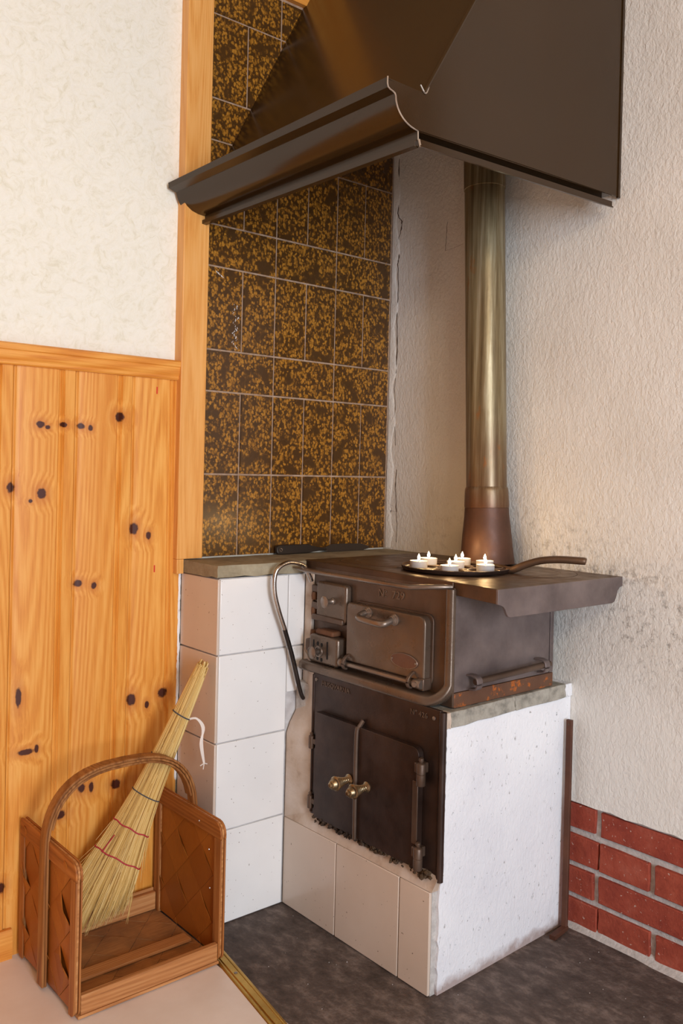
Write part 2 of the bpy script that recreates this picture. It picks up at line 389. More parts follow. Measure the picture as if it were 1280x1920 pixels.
# pine boards below the rail (tongue and groove, a bead beside every joint)
def board(x0, x1, z0, z1):
    bm = BM(); w = x1-x0
    pr = [(0, .011), (0, .0045), (.0025, .0045), (.005, .0018), (.011, .0012), (.016, .0), (w-.040, .0), (w-.037, .0038), (w-.0335, .0042), (w-.031, .0008),
          (w-.028, .0034), (w-.0255, .0), (w-.004, .0), (w-.0015, .002), (w-.001, .005), (w-.001, .011)]
    return prism(bm, [(x0+a, b) for a, b in pr], 'Z', z0, z1)
xs = [-.190-.1345*k for k in range(0, 9)]
for k in range(8): obj('panel_board', board(xs[k+1], xs[k], .0, 1.232), PINE, wl, smooth=25)
obj('panel_board', board(-.190, -.0575, .0, 1.232), PINE, wl, smooth=25)
for x, z in ((-.131, 1.200), (-.128, .79)): obj('pencil_mark', box(BM(), x-.0015, x+.0015, -.0006, .0004, z-.008, z+.008), REDPEN, wl)
# glazed tile field
obj('tile_backing', box(BM(), -.012, .604, .0035, .012, .811, 2.215), GROUT, wl)
Mo = .2; g = .0044; half = Mo/2
def tile_mesh(wd, ht, nm):
    bm = BM(); box(bm, 0, wd, 0, .006, 0, ht)
    bmesh.ops.bevel(bm, geom=[e for e in bm.edges if all(abs(v.co.y) < 1e-6 for v in e.verts)], offset=.0014, segments=2, affect='EDGES')
    me = bpy.data.meshes.new(nm); bmesh.ops.recalc_face_normals(bm, faces=bm.faces[:]); bm.to_mesh(me); bm.free(); return me
TM = {}
def tile(parent, x, y, z, wd, ht, m, rotz=0, jit=.0004):
    key = (round(wd, 4), round(ht, 4), m.name)
    if key not in TM: TM[key] = tile_mesh(wd, ht, 'tile')
    o = mobj('tile', TM[key], m, parent, local=True, smooth=30)
    o.location = Vector((x, y+random.uniform(-jit, jit), z)) - WL[parent.name]*1.0; o.rotation_euler = (0, 0, rotz)
    return o
WL[wl.name] = Vector()
rows = [(0, 1, 'v'), (1, 1, 'v'), (2, .5, 'h'), (2.5, 1, 'v'), (3.5, .5, 'h'), (4, 1, 'v'), (5, .5, 'h'), (5.5, 1, 'v'), (6.5, .5, 'h')]
for z, h, kd in rows:
    z0 = .81+z*Mo
    zt = min(z0+h*Mo, 2.213)
    if kd == 'v':
        for c in range(6):
            x0 = c*half + g/2 if c else -.010
            tile(wl, x0, 0, z0+g/2, c*half+half-g/2-x0, zt-z0-g, TILE)
    else:
        for c in range(3):
            x0 = c*Mo + g/2 if c else -.010
            tile(wl, x0, 0, z0+g/2, c*Mo+Mo-g/2-x0, zt-z0-g, TILE)
struct('trim_1', prism(BM(), [(.012, 1.227), (-.006, 1.227), (-.009, 1.230), (-.009, 1.236), (-.012, 1.240), (-.014, 1.250), (-.014, 1.2555), (-.017, 1.258), (-.017, 1.268), (-.012, 1.272), (.012, 1.272)], 'X', -1.3, -.0795), PINE_X, smooth=30)
post = [(-.0785, -.019), (-.013, -.019), (-.011, -.017), (-.011, .012), (-.080, .012), (-.080, -.0175)]
bm = BM(); prism(bm, post, 'Z', .811, 2.359); box(bm, -.0795, -.0615, -.0185, .0115, .777, .8105); struct('trim_2', bm, PINE_POST, bevel=.0008)
struct('trim_3', box(BM(), -.0105, .604, -.012, .0115, 2.215, 2.359), PINE_X, bevel=.002)
struct('baseboard_left', prism(BM(), [(.0, 0), (-.012, 0), (-.012, .050), (-.008, .060), (.0, .060)], 'X', -1.3, -.4445), PINE_X)

# right wall: plaster over an exposed brick foot
bm = BM(); n = 70
top = []
for k in range(n+1):
    y = .01 - 2.6*k/n; top.append((y, .284 + .006*math.sin(k*1.7)*random.random() + .003*random.uniform(-1, 1)+.004*(k/n)))
prism(bm, [(y, z) for y, z in top] + [(-2.59, 2.36), (.01, 2.36)], 'X', XW, .74)
wr = struct('wall_right', bm, PLASTER, smooth=0); WL[wr.name] = Vector()
obj('mortar_bed', box(BM(), .616, .738, -2.59, .0, -.006, .31), MORTAR, wr)
def brick(y0, y1, z0, z1):
    bm = BM(); d = random.uniform(-.0015, .0015)
    box(bm, .608+d, .65, y1, y0, z0, z1)
    bmesh.ops.subdivide_edges(bm, edges=bm.edges[:], cuts=2, use_grid_fill=True)
    for v in bm.verts: v.co += Vector((random.uniform(-.001, .001), random.uniform(-.0012, .0012), random.uniform(-.0012, .0012)))
    return obj('brick', bm, BRICK, wr, bevel=.002, smooth=35)
for z0, z1, js in ((.2245, .2795, (-.45, (-.694, -.707), -.9545, -1.21, -1.46)), (.147, .2085, (-.52, (-.702, -.7065), (-.827, -.840), -1.09, -1.34)),
                   (.0755, .134, (-.45, (-.692, -.705), -.955, -1.21, -1.46)), (.004, .0625, (-.52, (-.703, -.7065), (-.831, -.8445), -1.1, -1.35))):
    jj = [(j-.006, j+.006)[::-1] if not isinstance(j, tuple) else j for j in js]
    for a, b in zip(jj, jj[1:]): brick(a[1], b[0], z0, z1)
# the mortar fillet at the foot of the brick wall
bm = BM(); fil = []
for k in range(40):
    y = -.60-2.0*k/39; fil.append((Vector((.6155, y, -.004)), .018+.008*random.random(), .016+.008*random.random()))
rr = [[bm.verts.new(c+Vector(q)) for q in ((0, 0, h), (-d*.35-.004, 0, h*.45), (-d, 0, .003), (0, 0, 0))] for c, d, h in fil]
for A, B in zip(rr, rr[1:]):
    for k in range(4): bm.faces.new((A[k], A[(k+1) % 4], B[(k+1) % 4], B[k]))
bm.faces.new(rr[0]); bm.faces.new(rr[-1][::-1]); obj('mortar_fillet', bm, MORTAR, wr)
# cracks: thin jagged fissures in the plaster
def crack(pts, wd):
    bm = BM(); P = [Vector((XW-.0006, y, z)) for y, z in pts]; Q = []
    for a, b in zip(P, P[1:]):
        for k in range(5): Q.append(a.lerp(b, k/5)+Vector((0, random.uniform(-.0012, .0012), 0)))
    Q.append(P[-1]); R = []
    for i, q in enumerate(Q):
        h = wd*random.uniform(.25, 1.0)*.5; R.append((bm.verts.new(q+Vector((0, h, 0))), bm.verts.new(q-Vector((0, h, h*.3))), bm.verts.new(q+Vector((.003, 0, 0)))))
    for a, b in zip(R, R[1:]):
        for k in range(3): bm.faces.new((a[k], a[(k+1) % 3], b[(k+1) % 3], b[k]))
    bm.faces.new(R[0]); bm.faces.new(R[-1]); return bm
obj('plaster_crack', crack([(-.016,1.905),(-.017,1.827),(-.017,1.752),(-.022,1.74),(-.035,1.726),(-.032,1.705),(-.022,1.677),(-.016,1.655),(-.026,1.631),(-.022,1.609),(-.027,1.541),(-.023,1.467),(-.028,1.377),(-.024,1.303)], .0048), CRACK, wr)
obj('plaster_crack', crack([(-.024,1.29),(-.020,1.26),(-.026,1.213),(-.024,1.168),(-.030,1.10)], .0014), CRACK, wr)
obj('plaster_crack', crack([(-.036,1.033),(-.034,.98),(-.040,.914),(-.018,.917),(-.010,.895),(-.003,.870)], .0036), CRACK, wr)
obj('plaster_crack', crack([(-.040,.914),(-.043,.88),(-.042,.83)], .0016), CRACK, wr)
obj('plaster_crack', crack([(-.205,1.69),(-.203,1.65),(-.201,1.615),(-.23,1.617),(-.263,1.622)], .0012), CRACK, wr)
bm = BM(); rr = []
for k in range(61):
    z = .812+1.38*k/60; w_ = .020+.006*math.sin(k*.9)+random.uniform(-.003, .003); d_ = .0022+random.uniform(-.0006, .0008)
    rr.append([bm.verts.new(q) for q in ((XW+.001, .0, z), (XW-d_, -.0005, z), (XW-d_*.8, -w_*.7, z), (XW-.0004, -w_, z), (XW+.001, -w_-.002, z))])
for A, B in zip(rr, rr[1:]):
    for k in range(5): bm.faces.new((A[k], A[(k+1) % 5], B[(k+1) % 5], B[k]))
bm.faces.new(rr[0]); bm.faces.new(rr[-1]); obj('corner_filler', bm, PLASTER, wr, smooth=50)
def flecks(spots, parent, name, m, zs=1):
    bm = BM()
    for x, z, r in spots:
        q = bmesh.ops.create_icosphere(bm, subdivisions=1, radius=r, matrix=Matrix.Translation((x, -.0001, z)) @ Matrix.Diagonal((random.uniform(.5, 1.1), .22, zs*random.uniform(.8, 1.8), 1)))
    o = obj(name, bm, m, parent, smooth=0); o['kind'] = 'stuff'; return o
flecks([(.078+.006*math.sin(k*.7)+random.uniform(-.004, .004), 1.425-.0028*k, random.uniform(.0008, .0022)) for k in range(40)] + [(.022+.0016*k, 1.497-.0009*k, random.uniform(.0008, .002)) for k in range(14)], wl, 'glue_residue', WGROUT)
flecks([(-.0605+random.uniform(-.0028, .0025), random.uniform(.30, .772), random.uniform(.0012, .0022)) for k in range(260)], wl, 'paint_smear', WTILE, 5)
# unseen brown door added on the right wall for the hood to reflect
dr = struct('added_door', box(BM(), .570, .604, -2.40, -1.50, .0, 2.1), DOORM, bevel=.003)
obj('added_door_casing', prism(BM(), [(-1.42, 0), (-1.50, 0), (-1.50, 2.1), (-2.40, 2.1), (-2.40, 2.19), (-1.42, 2.19)], 'X', .575, .6045), DOORM, dr, bevel=.004)

# ------------------------------------------------------------------ floor pieces
bm = BM(); box(bm, -.121, .62, -2.6, .012, -.006, 0)
tag(obj('hearth_slab', bm, HEARTH), 'dark rough stone hearth slab under the stove and brick wall', 'hearth')
tag(obj('floor_sheet', box(BM(), -3.2, -.1215, -3.3, .012, -.006, 0), VINYL), 'pale pinkish vinyl floor sheet under the wooden basket', 'flooring')
th = thing('threshold_strip', 'ribbed brass threshold strip between vinyl floor and dark hearth', 'strip', (-.12, -.5, 0))
def thr_pt(y): return -.100 - (.25+y)*-.155 if False else -.0975 + (y+.258)*.153
prof = [(-.0165, 0), (.0165, 0), (.0155, .0014), (.012, .0024), (.009, .0024), (.0075, .0016), (.006, .0034), (-.006, .0034), (-.0075, .0016), (-.009, .0024), (-.012, .0024), (-.0155, .0014)]
ya, yb = -.165, -1.2
obj('strip', hull8(BM(), [(thr_pt(ya)+a, ya, b) for a, b in prof], [(thr_pt(yb)+a, yb, b) for a, b in prof]), BRASS, th, smooth=30)
for y in (-.34, -.53, -.75): obj('screw', lathe(BM(), [(.0038, .003), (.0036, .0042), (.002, .0046), (0, .0046)], (thr_pt(y), y, 0), seg=12), IRON_L, th)

# ------------------------------------------------------------------ tiled masonry bench
mb = thing('masonry_bench', 'white tiled masonry bench with concrete top left of the stove', 'bench', (.04, -.08, 0))
bm = BM(); box(bm, -.050, .199, -.155, .0, 0, .779)
obj('core', bm, WGROUT, mb)
def ybox(x0, x1, z0, z1, y=-.160, m=WTILE):    # tile in a plane facing -Y
    o = obj('tile', box(BM(), x0, x1, y, y+.0065, z0, z1), m, mb, bevel=.0016, smooth=30); return o
rz_ = [(.002, .2105), (.2135, .4095), (.4125, .606), (.609, .7775)]
for z0, z1 in rz_: ybox(-.0495, .1385, z0, z1)
ybox(.1415, .189, .609, .7775); ybox(.1415, .187, .500, .606)
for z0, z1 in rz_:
    obj('tile', box(BM(), -.0565, -.050, -.1595, -.0005, z0, z1), WTILE_SHADED, mb, bevel=.0016, smooth=30)
bm = BM()
box(bm, -.0605, .19, -.1625, -.001, .780, .8085)
bmesh.ops.subdivide_edges(bm, edges=bm.edges[:], cuts=6, use_grid_fill=True)
for v in bm.verts:
    if v.co.z < .80 and v.co.y < -.1: v.co.z += random.uniform(-.001, .004)
    v.co += Vector((random.uniform(-.0008, .0008), random.uniform(0, .0012) if v.co.y < -.1 else 0, random.uniform(-.0008, .0004)))
obj('slab', bm, SLAB, mb, bevel=.003, smooth=30)
obj('slab', box(BM(), .1905, .604, -.143, -.001, .745, .8085), SLAB, mb, bevel=.003)

# ------------------------------------------------------------------ stove plinth
pl = thing('stove_plinth', 'whitewashed masonry plinth carrying the iron stove', 'plinth', (.37, -.4, 0))
def yb_(x): return -.639 + (x-.145)*.033       # slightly skewed right side
bm = BM()
hull8(bm, [(.170, -.160, 0), (.604, -.160, 0), (.604, yb_(.604)+.012, 0), (.170, yb_(.17)+.012, 0)], [(.170, -.160, .524), (.604, -.160, .524), (.604, yb_(.604)+.012, .524), (.170, yb_(.17)+.012, .524)])
box(bm, .149, .170, -.632, -.160, 0, .206)
obj('core', bm, MORTAR, pl)
# plaster on the right side, with a ragged front edge
bm = BM(); E = []
for k in range(40): E.append(((.1615 if k < 17 else .1725)+.0025*random.uniform(-1, 1), .0+.524*k/39))
pts = E + [(.604, .524), (.604, 0)]
A = [(x, yb_(x)+.0115, z) for x, z in pts]; B = [(x, yb_(x)-.0005, z) for x, z in pts]; hull8(bm, A, B)
obj('side_plaster', bm, PLASTER_W, pl, smooth=20)
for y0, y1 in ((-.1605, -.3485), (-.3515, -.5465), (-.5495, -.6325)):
    obj('tile', box(BM(), .1415, .1485, y1, y0, .002, .2055), WTILE_SHADED, pl, bevel=.0014, smooth=30)
# sloping skim of plaster above the tiles and beside the door panel
bm = BM(); n = 26
lo = [Vector((.1435, -.1605-.475*k/n, .2065)) for k in range(n+1)]
hi = [Vector((.1575, -.2345-.405*k/n, .238+random.uniform(-.004, .003))) for k in range(n+1)]
vb = [[bm.verts.new(p) for p in (a, b, b+Vector((.015, 0, 0)), a+Vector((.02, 0, -.0005)))] for a, b in zip(lo, hi)]
for a, b in zip(vb, vb[1:]):
    for k in range(4): bm.faces.new((a[k], a[(k+1) % 4], b[(k+1) % 4], b[k]))
bm.faces.new(vb[0]); bm.faces.new(vb[-1])
obj('skim_plaster', bm, SKIM, pl, smooth=30)
bm = BM(); n = 16
lo = [Vector((.1425+(0, .010, .026, .038, .045)[max(0, min(4, k-8))], -.1612, .2065+.395*k/n)) for k in range(n+1)]
hi = [Vector((.1580, -.2375+random.uniform(-.003, .003), .236+.33*k/n)) for k in range(n+1)]
vb = [[bm.verts.new(p) for p in (a, b, b+Vector((.012, 0, 0)), a+Vector((.027, 0, 0)))] for a, b in zip(lo, hi)]
for a, b in zip(vb, vb[1:]):
    for k in range(4): bm.faces.new((a[k], a[(k+1) % 4], b[(k+1) % 4], b[k]))
bm.faces.new(vb[0]); bm.faces.new(vb[-1])
struct('trim_4', bm, SKIM, smooth=40)
bm = BM(); hull8(bm, [(.1875, -.1612, .56), (.1985, -.1612, .56), (.1995, -.186, .56), (.180, -.192, .56)], [(.189, -.1612, .7795), (.1985, -.1612, .7795), (.1995, -.186, .7795), (.195, -.186, .7795)])
struct('trim_5', bm, SKIM, bevel=.003)
def capstone(x0, x1, z0, z1, m):
    bm = BM(); hull8(bm, [(x0, yb_(x0)-.005, z0), (x1, yb_(x1)-.005, z0), (x1, -.56, z0), (x0, -.56, z0)], [(x0, yb_(x0)-.003, z1), (x1, yb_(x1)-.003, z1), (x1, -.56, z1), (x0, -.56, z1)])
    bmesh.ops.subdivide_edges(bm, edges=bm.edges[:], cuts=4, use_grid_fill=True)
    for v in bm.verts: v.co += Vector((random.uniform(-.0008, .0008), random.uniform(-.0018, .0012), random.uniform(-.002, .001) if v.co.z < z1-.004 else 0))
    obj('cap_stone', bm, m, pl, bevel=.0015, smooth=30)
capstone(.166, .181, .5245, .5545, SKIM); capstone(.182, .389, .5245, .5545, CAP); capstone(.3915, .578, .5245, .5545, CAP); capstone(.579, .604, .5245, .5525, PLASTER_W)

# ------------------------------------------------------------------ cast-iron stove
st = thing('cast_iron_stove', 'old black cast-iron wood stove set on the whitewashed plinth', 'stove', (.37, -.4, .555))
obj('body', box(BM(), .203, .530, -.6185, -.188, .556, .797), IRON, st, bevel=.003)
obj('front_plate', box(BM(), .1975, .2029, -.628, -.188, .558, .797), IRON, st, bevel=.001)
# lower panel with its double doors
cf = thing('cupboard_front', 'dark iron panel with two doors and brass spiral knobs under the stove', 'doors', (.16, -.43, .4))
dp = obj('lower_panel', box(BM(), .1575, .1665, -.634, -.2385, .234, .5595), IRON_D, cf, bevel=.001)
obj('edge_roll', tube(BM(), [(.1625, -.6375, .224), (.1625, -.6375, .557)], .0075, 14), IRON_D, cf)
obj('edge_roll', tube(BM(), [(.1585, -.2405, .24), (.1585, -.2405, .556)], .004, 10), IRON_D, cf)
def knob_spiral(x, y, z, parent):
    prof = [(.0, -.001), (.011, 0), (.0115, .003), (.008, .006)]
    n = 7
    for k in range(n):
        h = .008+.0054*k; r = .0078 + .0080*max(0, (k-1)/(n-2))**1.3
        prof += [(r*.70, h), (r*.93, h+.0012), (r, h+.0022), (r*.93, h+.0032), (r*.70, h+.0044)]
    prof += [(.0125, .0475), (.011, .051), (.0085, .0545), (.0062, .0555), (.0062, .0580), (.0035, .0605), (0, .0607)]
    o = obj('spiral_knob', lathe(BM(), prof, (x, y, z), (-1, -.05, -.02), 20), BRASSK, parent, smooth=25); tag(o, 'ribbed brass spiral knob')
    o.data.materials.append(IRON_D)                    # groove shade painted in dark so the ribs stand out
    for k in range(n):
        for bnd in (4+5*k, 8+5*k):
            for f in o.data.polygons[bnd*20:(bnd+1)*20]: f.material_index = 1
    return o
def door_panel(y0, y1, z0, z1, rad, parent=cf, x0=.1425, x1=.157, bev=.009, m=IRON_D):
    return obj('door', prism(BM(), rrect(y1, y0, z0, z1, rad), 'X', x0, x1), m, parent, bevel=bev, seg=2)
ld = door_panel(-.2680, -.4095, .2400, .4780, (.001, .002, .002, .004)); knob_spiral(.1435, -.3880, .3590, ld)
rd = door_panel(-.4110, -.5930, .2385, .4780, (.003, .001, .001, .016)); knob_spiral(.1435, -.4440, .3585, rd)
# cover strip on the meeting edge, its head bent back against the panel
obj('cover_strip', tube(BM(), smoothpath([(.1405, -.4105, .237), (.1395, -.4105, .35), (.1400, -.4105, .462), (.1450, -.4125, .476), (.1545, -.4150, .490)], 5), .0048, 8), IRON, cf)
def hinge(y, z, right=True):
    s = -1 if right else 1
    bm = BM(); box(bm, .1340, .1572, min(y, y+s*.018), max(y, y+s*.018), z+.002, z+.022)
    h = obj('hinge', bm, IRON, cf, bevel=.002)
    yc = y+s*.014
    obj('knuckle', lathe(BM(), [(.0085, -.022), (.0095, -.020), (.0095, .0), (.0085, .001), (.0095, .002), (.0095, .0205), (.0085, .022), (.004, .024), (.0055, .028), (.005, .032), (.002, .034), (0, .034)], (.1395, yc, z), seg=14), IRON, h)
hinge(-.589, .430); hinge(-.586, .262)
bm = BM(); box(bm, .1405, .1435, -.5935, -.579, .286, .412); obj('hinge_strap', bm, IRON, cf, bevel=.001)
for z in (.405, .268):
    bm = BM(); box(bm, .1465, .1572, -.2680, -.2415, z-.005, z+.007); h = obj('hinge', bm, IRON, cf, bevel=.002)
    obj('knuckle', lathe(BM(), [(.007, -.016), (.0075, -.005), (.007, .012), (.004, .014), (.005, .018), (.002, .021), (0, .021)], (.150, -.247, z), seg=12), IRON, h)
for y, z in ((-.2500, .5460), (-.6180, .5420)): obj('rivet', lathe(BM(), [(.0042, 0), (.004, .002), (.002, .003), (0, .003)], (.1576, y, z), (-1, 0, 0), 10), IRON_L, cf)
# crumbled burnt mortar along the foot of the panel
bm = BM()
for k in range(150):
    y = random.uniform(-.630, -.262); c = Vector((.1465+random.uniform(-.004, .008), y, .2335+random.uniform(-.006, .007))); r = random.uniform(.002, .0055)
    q = bmesh.ops.create_icosphere(bm, subdivisions=1, radius=r, matrix=Matrix.Translation(c) @ Matrix.Scale(random.uniform(.5, 1.2), 4, (0, 1, 0)))
    for v in q['verts']: v.co += Vector((random.uniform(-.001, .001), random.uniform(-.002, .002), random.uniform(-.001, .001)))
tag(obj('burnt_mortar_crumbs', bm, CHAR, pl, smooth=0), kind='stuff')
# rim: bottom ledge turning up the right side in a rounded corner
path = [(-.186, .5685, .155), (-.40, .5685, .155), (-.575, .5685, .155)] + [(-.585-.036*math.sin(a), .6040-.0355*math.cos(a), .155+.032*(a/(PI/2))**1.2) for a in [PI/2*k/9 for k in range(1, 10)]] + [(-.621, .70, .187), (-.621, .7945, .187)]
PT, TT, _n = frames([(0.0, y, z) for y, z, f in path]); bm = BM(); RR = []
for (y, z, f), t in zip(path, TT):
    nn = Vector((0, -t.z, t.y)); hwid = .0112 if f < .16 else .0105; xc, dd = (f+.203)/2, (.203-f)/2
    RR.append([bm.verts.new(Vector((xc+q*1.0, y, z))+nn*o_) for o_, q in rrect(-hwid, hwid, -dd, dd, min(.008, dd*.9), 4)])
for A, B in zip(RR, RR[1:]):
    n = len(A)
    for k in range(n): bm.faces.new((A[k], A[(k+1) % n], B[(k+1) % n], B[k]))
bm.faces.new(RR[0]); bm.faces.new(RR[-1])
obj('front_rim', bm, IRON_G, st, smooth=50)
# firebox door
fb = obj('firebox_door', prism(BM(), rrect(-.3215, -.2155, .6795, .7675, (.010, .005, .008, .008)), 'X', .1790, .1968), IRON_G, st, bevel=.006, seg=3)
obj('knob', lathe(BM(), [(.0085, 0), (.0085, .003), (.006, .005), (.0055, .016), (.0075, .020), (.0120, .0225), (.0135, .026), (.0105, .0285), (0, .0292)], (.1790, -.2760, .7270), (-1, 0, 0), 18), IRON_L, fb, smooth=50)
for z in (.7480, .7080): obj('hinge_lug', prism(BM(), rrect(-.2160, -.1925, z-.0085, z+.0085, .004), 'X', .1830, .1960), IRON, fb, bevel=.002)
for z in (.7300, .6935): obj('hinge_pin', lathe(BM(), [(.007, -.009), (.008, 0), (.007, .009)], (.1880, -.1985, z), seg=12), RUST, fb)
obj('door_sill', prism(BM(), rrect(-.3140, -.2050, .6760, .6900, .004), 'X', .1740, .1968), IRON, st, bevel=.003)
# ash door with slots
bm = prism(BM(), rrect(-.3130, -.2105, .5815, .6460, (.008, .006, .010, .006)), 'X', .1640, .1968)
ad = obj('ash_door', bm, IRON_G, st, bevel=.006, seg=3)
def slot(y, z0, z1, w=.0042):
    obj('air_slot', prism(BM(), rrect(y-w/2, y+w/2, z0, z1, w*.48), 'X', .1632, .1645), SLOT, ad, smooth=0)
slot(-.2290, .6160, .6340); slot(-.2780, .5955, .6360, .0046)
for y, z in ((-.2440, .6270), (-.2580, .6255), (-.2440, .5930), (-.2580, .5915)): slot(y, z-.0045, z+.0045, .0066)
obj('slide_ring', lathe(BM(), [(.0135, .0), (.0130, .0025), (.0095, .003), (.009, .0005)], (.1640, -.2480, .6090), (-1, 0, 0), 18), IRON_L, ad)
obj('knob', lathe(BM(), [(.0065, 0), (.006, .012), (.009, .017), (.0135, .019), (.0145, .022), (.0115, .0245), (0, .0255)], (.1640, -.2480, .6090), (-1, 0, 0), 18), IRON_L, ad, smooth=50)
obj('hinge_lug', prism(BM(), rrect(-.2120, -.1900, .6010, .6300, .004), 'X', .1700, .1960), IRON, ad, bevel=.002)
obj('hinge_pin', lathe(BM(), [(.007, -.008), (.008, 0), (.007, .008)], (.1880, -.1985, .6410), seg=12), RUST, ad)
o = obj('rust_cap', prism(BM(), rrect(-.2900, -.2280, .6465, .6590, .005), 'X', .1680, .1968), RUST, st, bevel=.004); tag(o, 'rusty orange cap above the small slotted door')
# oven door
od = obj('oven_door', prism(BM(), rrect(-.5690, -.3270, .6000, .7330, (.004, .004, .012, .016)), 'X', .1760, .1968), IRON_G, st, bevel=.009, seg=4)
obj('door_frame', prism(BM(), rrect(-.5760, -.3330, .590, .7370, .016), 'X', .1935, .1976), IRON, st, bevel=.001)
for y, z in ((-.4000, .7190), (-.4820, .7150)): obj('handle_rose', lathe(BM(), [(.0125, 0), (.0125, .002), (.0095, .004), (.0105, .006), (.008, .008), (.009, .010), (.0065, .012)], (.1758, y, z), (-1, 0, 0), 18), IRON_L, od)
obj('handle', tube(BM(), smoothpath([(.166, -.4000, .7190), (.155, -.3995, .7160), (.1440, -.4030, .7110), (.1410, -.4250, .7095), (.1410, -.4560, .7080), (.1440, -.4780, .7080), (.155, -.4820, .7115), (.166, -.4820, .7150)], 5), .0074, 12), IRON_L, od)
ov = [(-.5135+.0395*math.cos(a)*(1 if True else 1), .6345+.0160*math.sin(a)) for a in [2*PI*k/28 for k in range(28)]]
bd = obj('badge', prism(BM(), ov, 'X', .1735, .1765), iron('copper_toned_badge', (92, 64, 50), (112, 78, 60), .45, .4), od, bevel=.0008); tag(bd, 'oval copper toned badge')
obj('badge_rim', tube(BM(), [(.1737, -.5135+.0385*math.cos(a), .6345+.0150*math.sin(a)) for a in [2*PI*k/32 for k in range(32)]], .0009, 6, True), IRON_L, bd)
for y in (-.4790, -.5480): obj('rivet', lathe(BM(), [(.0026, 0), (.0022, .0016), (0, .002)], (.1735, y, .6345), (-1, 0, 0), 8), IRON_L, bd)
obj('hinge_rod', tube(BM(), [(.1690, -.3230, .5960), (.1690, -.5640, .5960)], .0052, 12), IRON_L, od)
for y in (-.3380, -.5400):
    obj('hinge_loop', sweep(BM(), smoothpath([(.1755, y, .616), (.1680, y, .612), (.1600, y, .603), (.1590, y, .594), (.1640, y, .587), (.1700, y, .5865)], 4), rrect(-.004, .004, -.0025, .0025, .001, 1), (0, 0, 1)), IRON, od, smooth=40)
for y0, y1 in ((-.3290, -.3160), (-.5700, -.5480)): obj('hinge_barrel', lathe(BM(), [(.0085, 0), (.010, .002), (.010, abs(y1-y0)-.002), (.0085, abs(y1-y0))], (.1700, y0, .5965), (0, 1, 0), 16), IRON_L, od)
obj('hinge_block', box(BM(), .1720, .1968, -.5720, -.5570, .5830, .6080), IRON, od, bevel=.002)
obj('screw', lathe(BM(), [(.006, 0), (.0055, .002), (0, .0026)], (.1600, -.5585, .5965), (-1, -.3, 0), 12), IRON_L, od)
# cast lettering
def text(body, size, y, z, x, m, parent, name='lettering', slope=0.0):
    cu = bpy.data.curves.new('lettering', 'FONT'); cu.body = body; cu.size = size; cu.extrude = .0012; cu.bevel_depth = .0003; cu.space_character = 1.08
    t = link(bpy.data.objects.new('tmp', cu)); dg = bpy.context.evaluated_depsgraph_get()
    me = bpy.data.meshes.new_from_object(t.evaluated_get(dg)); bpy.data.objects.remove(t, do_unlink=True); bpy.data.curves.remove(cu)
    me.transform(Matrix(((0, 0, -1, x), (-1, 0, 0, y), (0, 1, 0, z), (0, 0, 0, 1))))
    me.name = name
    me.materials.clear()
    return mobj(name, me, m, parent, smooth=0)
text('N', .024, -.4080, .7550, .1970, IRON_X, st); text('o', .012, -.4270, .7640, .1970, IRON_X, st); text('..', .014, -.4270, .7555, .1970, IRON_X, st)
text('729', .024, -.4500, .7550, .1970, IRON_X, st)
text('HUSQVARNA', .0150, -.2700, .5370, .1572, IRON, cf)
text('N\u00b0 426', .0150, -.5530, .5370, .1572, IRON, cf)
# right side: plate, seam band, rear strip, bar
def sb(x): return -.6270 + (x-.2)*.010
def sidep(x0, x1, z0, z1, off, m, name, bev=.001):
    bm = BM(); hull8(bm, [(x0, sb(x0)-off, z0), (x1, sb(x1)-off, z0), (x1, -.6, z0), (x0, -.6, z0)], [(x0, sb(x0)-off, z1), (x1, sb(x1)-off, z1), (x1, -.6, z1), (x0, -.6, z1)])
    return obj(name, bm, m, st, bevel=bev)
sidep(.203, .5185, .5870, .796, 0, IRON_S, 'side_plate'); sidep(.203, .533, .556, .5862, .0012, IRON_R, 'side_band'); sidep(.5205, .533, .5870, .796, .001, IRON_S, 'rear_strip')
bar = obj('side_bar', tube(BM(), [(.243, -.6480, .6080), (.488, -.6480, .6150)], .0068, 12), IRON, st)
for x, z in ((.247, .606), (.470, .6125)):
    obj('bar_bracket', sweep(BM(), smoothpath([(x, -.6265, z+.012), (x, -.640, z+.013), (x, -.653, z+.009), (x, -.6555, z-.004), (x, -.649, z-.013), (x, -.634, z-.015)], 4), rrect(-.0085, .0085, -.002, .002, .001, 1), (0, 0, 1)), IRON_S, bar, smooth=40)
# hob plate
hb = obj('hob_plate', box(BM(), .2005, .604, -.6215, -.1445, .7975, .8095), IRON_T, st, bevel=.0022)
obj('apron', box(BM(), .1985, .2035, -.6215, -.1465, .7855, .8090), IRON_T, st, bevel=.0015)
bm = BM(); hull8(bm, [(.2015, -.6225, .7975), (.604, -.6225, .7975), (.604, -.7440, .7975), (.1845, -.7440, .7975)], [(.2015, -.6225, .8095), (.604, -.6225, .8095), (.604, -.7440, .8095), (.1845, -.7440, .8095)])
obj('end_plate', bm, IRON_T, st, bevel=.0015)
bm = BM(); hull8(bm, [(.2, -.6226, .783), (.206, -.6226, .783), (.1888, -.7440, .7815), (.1828, -.7440, .7815)], [(.2, -.6226, .809), (.206, -.6226, .809), (.1888, -.7440, .809), (.1828, -.7440, .809)])
obj('apron', bm, IRON_T, st, bevel=.001)
sk = [(.1825, .8097), (.1825, .7815), (.190, .7795), (.199, .7760), (.205, .7700), (.209, .7620), (.214, .7560), (.222, .7540), (.5650, .7545), (.575, .7580), (.581, .7680), (.585, .7800), (.593, .7870), (.603, .7890), (.603, .8097)]
obj('end_skirt', prism(BM(), sk, 'Y', -.7490, -.7435), IRON_S, st, bevel=.0008)
